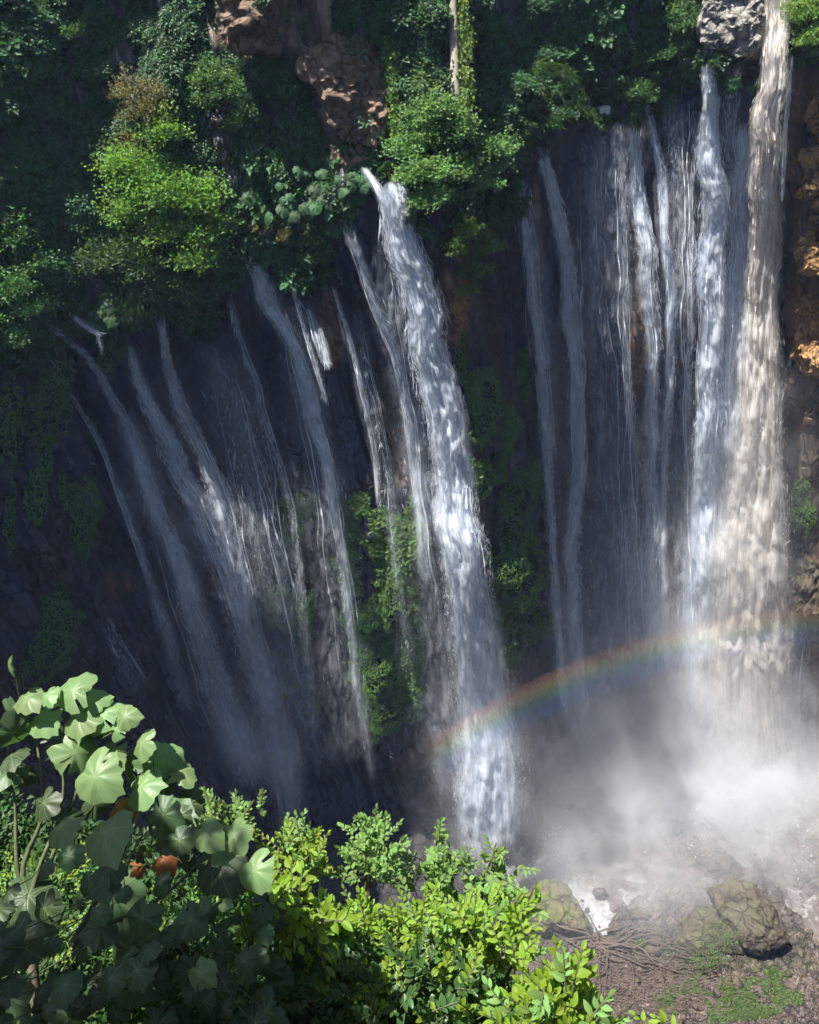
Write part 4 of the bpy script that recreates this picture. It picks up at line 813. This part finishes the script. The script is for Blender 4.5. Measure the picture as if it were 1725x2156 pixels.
for i in range(900):
    u,v=rng.normal(1370,95),rng.normal(2085,32)
    if rng.random()<.25: u,v=rng.normal(1180,70),rng.normal(2040,30)
    a=rng.normal(.2,.8); l=rng.uniform(10,34); p=ground(np.array([u,u+l*math.cos(a)]),np.array([v,v+l*.5*math.sin(a)]),0.); p[:,2]=bed_h(p[:,0],p[:,1])+rng.uniform(.1,.6,2); tw.append(tube(wig(p[0],p[1],4,.15,i),.035,3))
V,F=join(tw); tag(mesh_np('dry_twigs',V,F,MAT['root']),'mat of dry brown twigs and brush on the river bed','twigs',kind='stuff')
print('stage bed')

# ------------------------------------------------------------------ near hillside under the viewpoint
A=at(-100,1715,13.); B=at(1290,2230,11.5); A2=A+(A-B)*3+np.array([0,-14,6]); 
def hill(s,t):
    """s 0..1 along left->right, t 0..1 from the ledge to the brink"""
    ed=np.stack([np.interp(s,[0,.6,1],[A2[k],A[k],B[k]]) for k in range(3)],-1); le=np.stack([np.interp(s,[0,.6,1],[-45,-6.,1.2]),np.interp(s,[0,.6,1],[-8,.2,.2]),np.interp(s,[0,.6,1],[124,123.,123.1])],-1)
    P=le*(1-t[...,None])+ed*t[...,None]; P[...,2]-=1.2*np.sin(np.pi*t)*1.0
    return P
ss,tt=np.meshgrid(np.linspace(0,1,160),np.linspace(0,1,40),indexing='ij'); HP=hill(ss,tt); HP=HP+(.25*fbm(HP*.7,4,601))[...,None]*np.array([.3,.3,1.])
dr=np.linspace(0,1,50)**1.2; edge=HP[:,-1]; nb=unit(np.stack([-(edge[-1]-edge[0])[1]*np.ones(160),(edge[-1]-edge[0])[0]*np.ones(160),np.zeros(160)],-1)); SK=edge[:,None]*1.; SK=np.repeat(SK,50,1); SK[...,2]=edge[:,None,2]*(1-dr[None])-3*dr[None]; SK=SK+nb[:,None]*(dr[None]*3)[...,None]+(1.2*fbm(SK*.2,4,611)*np.minimum(1,dr*20)[None])[...,None]*nb[:,None]
AL=np.concatenate([HP,SK[:,1:]],1); 
back=np.repeat(HP[:,:1],6,1); back[:,:,1]-=np.linspace(60,2,6)[None]; AL=np.concatenate([back,AL],1)
tag(mesh_np('hillside',AL.reshape(-1,3),gridF(AL.shape[0],AL.shape[1]),MAT['slope'],smooth=True),kind='structure')
e0=AL[-1]; side=np.stack([e0,e0+np.array([0,0,0])],1)
# the right end of the hillside closes back to the ground
sw=np.stack([AL[-1]]+[np.stack([AL[-1][:,0]+.2*k,AL[-1][:,1]-.4*k,np.minimum(AL[-1][:,2],125)*(1-k/6)-3*k/6],-1) for k in range(1,7)],1)
tag(mesh_np('hillside_flank',sw.reshape(-1,3),gridF(sw.shape[0],sw.shape[1]),MAT['slope'],smooth=True),kind='structure')
# undergrowth mass on the hillside
n=4200; s_=rng.uniform(.25,1,n); t_=rng.uniform(.12,1.02,n); P=hill(s_,t_); P[:,2]+=rng.uniform(.1,.7,n); u,v=project(P); keep=~((u>1050)&(v<2100))&(np.linalg.norm(P-[0,0,CZ],axis=1)>7.6)&(u<1250); P=P[keep]
src=clump_mesh('undergrowth_clump',MAT['darkS'],44,.42,.12,.6,.2,flat=.8)
tag(gn_scatter('undergrowth',src,P,np.tile([0.1,-.2,1.],(len(P),1)),rng.uniform(.5,1.,len(P)),spin=3.),'dark undergrowth leaves massed on the near hillside','undergrowth',kind='stuff')

# ------------------------------------------------------------------ near shrubs, leaf by leaf
LF={k:[oval_leaf('small_leaf',MAT[k],a,f,c) for a,f,c in ((.5,.14,.12),(.6,.2,.2),(.45,.1,.28))] for k in ('lime','fresh','darkleaf')}
def near_shrub(name,label,blobs,rg,lpx,ntw,kinds,base,cat='shrub',per=9,upb=.8,tw=1.,loose=1.):
    """twigs carrying leaf pairs, gathered in blobs (u,v,ru,rv); rg range in metres; lpx leaf length in px"""
    bp=at(base[0],base[1],rg+.9); t=empty(name,bp); tag(t,label,cat); items=[]; tubes=[]; L0=lpx*rg/FP
    w_=np.array([b[2]*b[3] for b in blobs],float); w_/=w_.sum(); C=[at(b[0],b[1],rg+rng.uniform(-.3,.3)) for b in blobs]
    for q,b in enumerate(blobs):
        V,F=tube(wig(bp,C[q],8,.12,q),np.linspace(.022,.008,8),5); mesh_np('stem',V,F,MAT['bark'],t,smooth=True)
    for k in range(ntw):
        q=rng.choice(len(blobs),p=w_); b=blobs[q]; a=rng.uniform(0,6.28); rr=math.sqrt(rng.random()); du,dv=b[2]*rr*math.cos(a),b[3]*rr*math.sin(a)
        P0=at(b[0]+du,b[1]+dv+lpx*per*.2,rg+rng.normal(0,.22)+.3*(dv/b[3]>.3)); D=unit(np.array([du/b[2]*.6,rng.normal(0,.4),upb])+.45*rdir(1)[0]); ln=L0*per*.36*tw*rng.uniform(.7,1.2); side=unit(np.cross(D,[.1,-.5,1.])+.3*rdir(1)[0]); nup=unit(np.cross(side,D)); nup=nup if nup[2]>0 else -nup
        D=unit(D+rdir(1)[0]*.15); P1=P0+D*ln; tubes.append(tube(np.stack([P0-D*ln*.3,P0+D*ln*.4,P1-[0,0,ln*.06]]),.0035*lpx/16+.0015,3)); kd=kinds[rng.integers(len(kinds))]
        for j in range(per):
            f=(j+.6)/per; sg=1 if j%2 else -1; LP=P0+D*ln*f-np.array([0,0,ln*.06*f*f]); ax=unit(side*sg*(1-.6*f)+D*(.45+.7*f)+.25*rdir(1)[0]+np.array([0,0,-.12])) if j<per-1 else unit(D+.2*rdir(1)[0])
            nr=unit(np.array([0,-.12,1.])+.35*loose*rdir(1)[0]); items.append((LP,ax,nr,L0*rng.uniform(.6,1.2)*(1-.25*f),kd,rng.integers(3)))
    V,F=join(tubes); tag(mesh_np('twigs',V,F,MAT['stem'],t),kind='stuff')
    order=sorted(range(len(items)),key=lambda i:-items[i][3]*(1+.2*random.random()))
    for i in order[:300]:
        LP,ax,nr,sz,kd,vr=items[i]; place('leaf',LF[kd][vr],t,LP,ax,nr,sz)
    rest=order[300:]
    for kd in set(kinds):
        r_=[items[i] for i in rest if items[i][4]==kd]
        if r_:
            V,F=merged(LF[kd][0],[x[:4] for x in r_]); tag(mesh_np('leaf_mass',V,F,MAT[kd],t),kind='stuff')
    return t
near_shrub('leafy_shrub','pale-leaved twig cluster rising between the big leaves and the dark fall base',[(430,1700,36,26),(480,1715,40,30),(535,1685,24,16),(505,1745,34,24),(455,1670,16,10)],9.2,13,75,['fresh'],(500,1840))
near_shrub('leafy_shrub','leafy shoot standing left of the tallest shoot above the dark pool',[(635,1745,34,16),(632,1775,44,24),(650,1805,44,26),(590,1765,22,10),(620,1730,14,14)],9.2,14,70,['fresh','lime'],(640,1900))
near_shrub('leafy_shrub','tallest leafy shoot in the middle of the foreground',[(785,1715,16,18),(780,1745,40,18),(800,1765,36,16),(770,1790,54,22),(735,1765,20,12),(790,1820,40,20)],9.2,14,80,['fresh'],(770,1930))
near_shrub('leafy_shrub','small leafy shoot left of the sparse twig tips',[(925,1752,14,14),(905,1790,34,22),(945,1800,30,20),(900,1835,50,26)],9.4,14,70,['fresh'],(920,1950))
near_shrub('leafy_shrub','sparse twig tips standing in front of the white fall foot',[(1045,1775,24,10),(1070,1805,22,14),(1035,1830,40,20),(1010,1860,50,26)],9.4,17,34,['fresh'],(1030,1980))
near_shrub('leafy_shrub','yellow-green shrub with large hanging leaves at the foreground centre-left',[(610,1860,40,36),(580,1905,34,40),(650,1900,44,38),(600,1820,30,24),(560,1890,14,20)],7.8,30,55,['lime'],(620,2000),per=6,upb=.2,loose=1.6)
near_shrub('leafy_shrub','broad sunlit yellow-green shrub filling the middle of the foreground',[(720,1925,70,34),(800,1930,76,38),(760,1965,76,44),(860,1940,60,40),(700,1965,50,40),(880,1905,40,22)],8.6,17,140,['lime','lime','fresh'],(790,2080))
near_shrub('leafy_shrub','sunlit shrub at the right end of the foreground, reaching to the mossy boulder',[(960,1915,60,32),(1020,1935,60,40),(1070,1900,40,20),(960,1950,66,46),(1050,1975,50,40),(1100,1880,26,12),(1130,1858,20,12),(1090,1940,24,18)],8.6,19,150,['lime','lime','fresh'],(990,2110))
near_shrub('leafy_shrub','lime-leaved shrub low in the foreground, the rightmost one',[(1120,2090,50,40),(1180,2060,40,30),(1210,2120,56,36),(1150,2140,70,30),(1260,2130,26,26),(1090,2140,40,30),(1190,2035,22,14)],7.8,27,120,['lime','lime','fresh'],(1160,2200),per=7,loose=1.4)
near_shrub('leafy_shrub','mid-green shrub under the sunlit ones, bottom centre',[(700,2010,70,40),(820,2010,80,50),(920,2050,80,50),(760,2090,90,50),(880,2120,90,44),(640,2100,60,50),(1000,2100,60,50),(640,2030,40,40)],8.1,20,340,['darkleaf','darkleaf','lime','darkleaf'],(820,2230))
near_shrub('leafy_shrub','small-leaved green shrub glimpsed behind the dark big leaves',[(60,1850,70,40),(180,1840,70,40),(250,1930,80,60),(400,1900,70,50),(330,2010,90,60),(450,2080,80,50),(100,1990,80,60),(60,2100,70,50),(330,2110,90,40)],9.0,12,420,['fresh','darkleaf','lime'],(260,2230))
near_shrub('leafy_shrub','last lime tips peeping up at the bottom edge right of the lime-leaved shrub',[(1385,2150,22,8),(1440,2152,18,7)],7.6,22,8,['lime'],(1410,2220),per=6)
print('stage shrubs')

# ------------------------------------------------------------------ plant with big round leaves
BL={'big':[round_leaf('big_leaf',MAT['bigleaf'],s_,heart=.28,jag=.06+.03*(s_%3),lobes=3+2*(s_%2),droop=.5) for s_ in range(5)],
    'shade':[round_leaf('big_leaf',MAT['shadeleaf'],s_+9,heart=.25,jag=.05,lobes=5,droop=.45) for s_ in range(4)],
    'dry':[round_leaf('big_leaf',MAT['brownleaf'],s_+20,heart=.25,jag=.08,lobes=5,droop=1.1) for s_ in range(2)]}
bp=at(120,2250,8.2); bt=empty('large_leaf_tree',bp); tag(bt,'sapling with big round pale leaves in the left foreground','tree')
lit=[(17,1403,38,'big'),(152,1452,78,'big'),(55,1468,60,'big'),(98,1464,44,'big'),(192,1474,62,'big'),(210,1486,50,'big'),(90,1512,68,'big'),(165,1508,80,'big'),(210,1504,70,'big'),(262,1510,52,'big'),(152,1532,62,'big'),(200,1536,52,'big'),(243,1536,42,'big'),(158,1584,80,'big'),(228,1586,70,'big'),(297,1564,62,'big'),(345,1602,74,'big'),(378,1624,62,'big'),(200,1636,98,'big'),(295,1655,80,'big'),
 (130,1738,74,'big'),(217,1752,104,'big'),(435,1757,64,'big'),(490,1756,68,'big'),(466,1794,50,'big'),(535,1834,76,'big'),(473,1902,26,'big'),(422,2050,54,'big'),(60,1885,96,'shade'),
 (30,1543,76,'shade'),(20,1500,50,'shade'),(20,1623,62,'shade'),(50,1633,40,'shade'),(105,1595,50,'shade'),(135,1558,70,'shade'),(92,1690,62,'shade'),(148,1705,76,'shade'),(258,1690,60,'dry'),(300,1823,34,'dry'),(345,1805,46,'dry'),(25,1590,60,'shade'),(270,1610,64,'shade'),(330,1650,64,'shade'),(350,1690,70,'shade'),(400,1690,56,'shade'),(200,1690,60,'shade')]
br=[(at(60,1960,7.9),at(20,1640,7.7)),(at(60,1960,7.9),at(130,1600,7.4)),(at(60,1960,7.9),at(210,1560,7.4)),(at(150,1990,7.6),at(330,1640,7.3)),(at(150,1990,7.6),at(440,1790,7.2)),(at(250,2040,7.2),at(520,1860,7.2)),(at(60,1960,7.9),at(60,1500,7.6)),(at(150,1990,7.4),at(300,1760,7.1))]
nodes=[]
V,F=tube(wig(bp,at(60,1960,7.9),8,.1,3),np.linspace(.05,.035,8),8); mesh_np('trunk',V,F,MAT['bark'],bt,smooth=True)
for k,(a,b) in enumerate(br):
    p=wig(a,b,12,.12,k+2); nodes.append(p); V,F=tube(p,np.linspace(.026,.008,12),6); mesh_np('branch',V,F,MAT['stem'],bt,smooth=True)
nodes=np.concatenate([n_[3:] for n_ in nodes]); pet=[]
def bigleaf(u,v,w_,kd,r):
    P=at(u,v,r); q=nodes[np.argmin(np.linalg.norm(nodes-P,axis=1)+rng.random(len(nodes))*.15)]; out=unit((P-q)*np.array([1,1,.2])+.15*rdir(1)[0]); ax=unit(out*.7+np.array([.1,-.35,-.25])+.25*rdir(1)[0]); nr=unit(np.array([-.05,-.35,1.])+(.26 if kd=='big' else .42)*rdir(1)[0]); sz=w_*r/FP
    place('leaf',BL[kd][rng.integers(len(BL[kd]))],bt,P,ax,nr,sz); pet.append(tube(wig(q,P-[0,0,.01],5,.05,int(u)),.004,4))
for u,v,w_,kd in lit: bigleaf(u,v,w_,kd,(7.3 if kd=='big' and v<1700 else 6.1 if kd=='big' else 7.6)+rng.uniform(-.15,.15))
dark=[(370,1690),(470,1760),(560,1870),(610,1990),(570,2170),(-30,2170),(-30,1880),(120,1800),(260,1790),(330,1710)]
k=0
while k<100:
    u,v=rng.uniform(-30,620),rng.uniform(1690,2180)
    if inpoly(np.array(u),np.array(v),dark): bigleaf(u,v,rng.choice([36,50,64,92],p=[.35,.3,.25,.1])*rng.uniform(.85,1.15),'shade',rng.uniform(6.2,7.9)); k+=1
V,F=join(pet); tag(mesh_np('leaf_stalks',V,F,MAT['stem'],bt,smooth=True),kind='stuff')
# unseen tree beside the viewpoint, crown shaped along the sun to shade the lower leaves
ob=np.array([-9.5,1.5,122.]); ot=empty('unseen_shade_tree',ob); tag(ot,'unseen tree beside the viewpoint, its crown shaped to shade the near leaves','tree')
B=[];Rr=[]
for u,v,r in [(40,2020,6.3),(200,2000,6.3),(350,1960,6.4),(470,2060,6.6),(120,2120,6.),(300,2120,6.),(470,2110,6.2),(90,1930,6.8),(330,1900,6.9)]:
    B.append(at(u,v,r)+np.array(sd)*(9.5+rng.uniform(-.5,.5))); Rr.append([.52,.52,.45])
B=np.array(B);Rr=np.array(Rr); V,F,c=crown_leaves(B,Rr,2600,.16,droop=.2); mesh_np('crown',V,F,MAT['mid'],ot,col=c); fk=np.array([-8.5,2.,128.])
V,F=tube(wig(ob,fk,10,.3,4),np.linspace(.3,.18,10),10); mesh_np('trunk',V,F,MAT['bark'],ot,smooth=True)
for q in range(len(B)): V,F=tube(wig(fk,B[q],8,.3,q+20),np.linspace(.09,.02,8),6); mesh_np('branch',V,F,MAT['bark'],ot,smooth=True)
print('stage near')

hb=NB('haze_air'); pv=hb.new('ShaderNodeVolumePrincipled',{'Color':(.40,.58,1.,1),'Density':.00017}); hb.l.new(pv.outputs[0],hb.out.inputs['Volume'])
V=np.array([[x,y,z] for x in (-420,420) for y in (-420,520) for z in (-12,172)],float); F=np.array([(0,1,3,2),(4,6,7,5),(0,4,5,1),(2,3,7,6),(0,2,6,4),(1,5,7,3)])
tag(mesh_np('haze',V,F,hb.m),'thin blue haze of water vapour filling the gorge','haze',kind='stuff')
# ------------------------------------------------------------------ rainbow in the spray, its light painted as colour bands on a ribbon
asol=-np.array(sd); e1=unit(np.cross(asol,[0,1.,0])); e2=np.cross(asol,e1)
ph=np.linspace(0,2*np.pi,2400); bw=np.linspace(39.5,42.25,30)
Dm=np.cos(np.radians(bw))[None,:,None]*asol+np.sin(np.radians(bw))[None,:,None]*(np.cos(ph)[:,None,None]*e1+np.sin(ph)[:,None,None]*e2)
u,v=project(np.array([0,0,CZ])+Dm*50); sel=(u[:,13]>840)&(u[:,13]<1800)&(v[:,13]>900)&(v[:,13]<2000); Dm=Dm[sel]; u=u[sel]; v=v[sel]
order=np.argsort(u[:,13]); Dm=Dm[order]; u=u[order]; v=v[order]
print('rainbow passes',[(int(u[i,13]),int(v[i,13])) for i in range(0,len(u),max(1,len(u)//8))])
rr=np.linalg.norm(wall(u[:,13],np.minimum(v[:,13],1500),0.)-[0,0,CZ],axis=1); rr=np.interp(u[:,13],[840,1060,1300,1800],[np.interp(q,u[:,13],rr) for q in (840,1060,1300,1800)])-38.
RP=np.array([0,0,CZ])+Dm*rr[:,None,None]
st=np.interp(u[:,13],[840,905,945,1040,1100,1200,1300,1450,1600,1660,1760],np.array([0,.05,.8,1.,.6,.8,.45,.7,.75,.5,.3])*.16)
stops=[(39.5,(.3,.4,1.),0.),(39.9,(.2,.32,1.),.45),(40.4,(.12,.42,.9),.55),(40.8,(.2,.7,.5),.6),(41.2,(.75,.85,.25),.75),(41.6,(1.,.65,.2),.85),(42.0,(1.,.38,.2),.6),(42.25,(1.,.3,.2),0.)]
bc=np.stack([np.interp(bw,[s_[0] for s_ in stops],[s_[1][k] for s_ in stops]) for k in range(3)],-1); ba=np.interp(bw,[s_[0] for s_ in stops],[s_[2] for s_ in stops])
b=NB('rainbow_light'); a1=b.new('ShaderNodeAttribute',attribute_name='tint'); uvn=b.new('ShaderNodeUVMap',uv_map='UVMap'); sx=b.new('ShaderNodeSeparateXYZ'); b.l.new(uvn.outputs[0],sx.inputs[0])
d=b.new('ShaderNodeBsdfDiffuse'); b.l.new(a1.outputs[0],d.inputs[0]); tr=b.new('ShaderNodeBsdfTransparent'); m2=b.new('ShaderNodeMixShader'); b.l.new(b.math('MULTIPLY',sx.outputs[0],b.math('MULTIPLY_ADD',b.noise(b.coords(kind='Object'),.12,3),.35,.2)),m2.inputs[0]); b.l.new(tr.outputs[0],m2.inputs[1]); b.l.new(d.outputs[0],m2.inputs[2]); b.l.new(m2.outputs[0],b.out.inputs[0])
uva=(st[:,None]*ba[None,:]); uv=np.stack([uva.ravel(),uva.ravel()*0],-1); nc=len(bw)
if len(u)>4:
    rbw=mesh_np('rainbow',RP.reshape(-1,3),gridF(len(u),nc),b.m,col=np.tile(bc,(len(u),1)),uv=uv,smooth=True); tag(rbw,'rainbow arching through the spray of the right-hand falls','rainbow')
print('stage done')
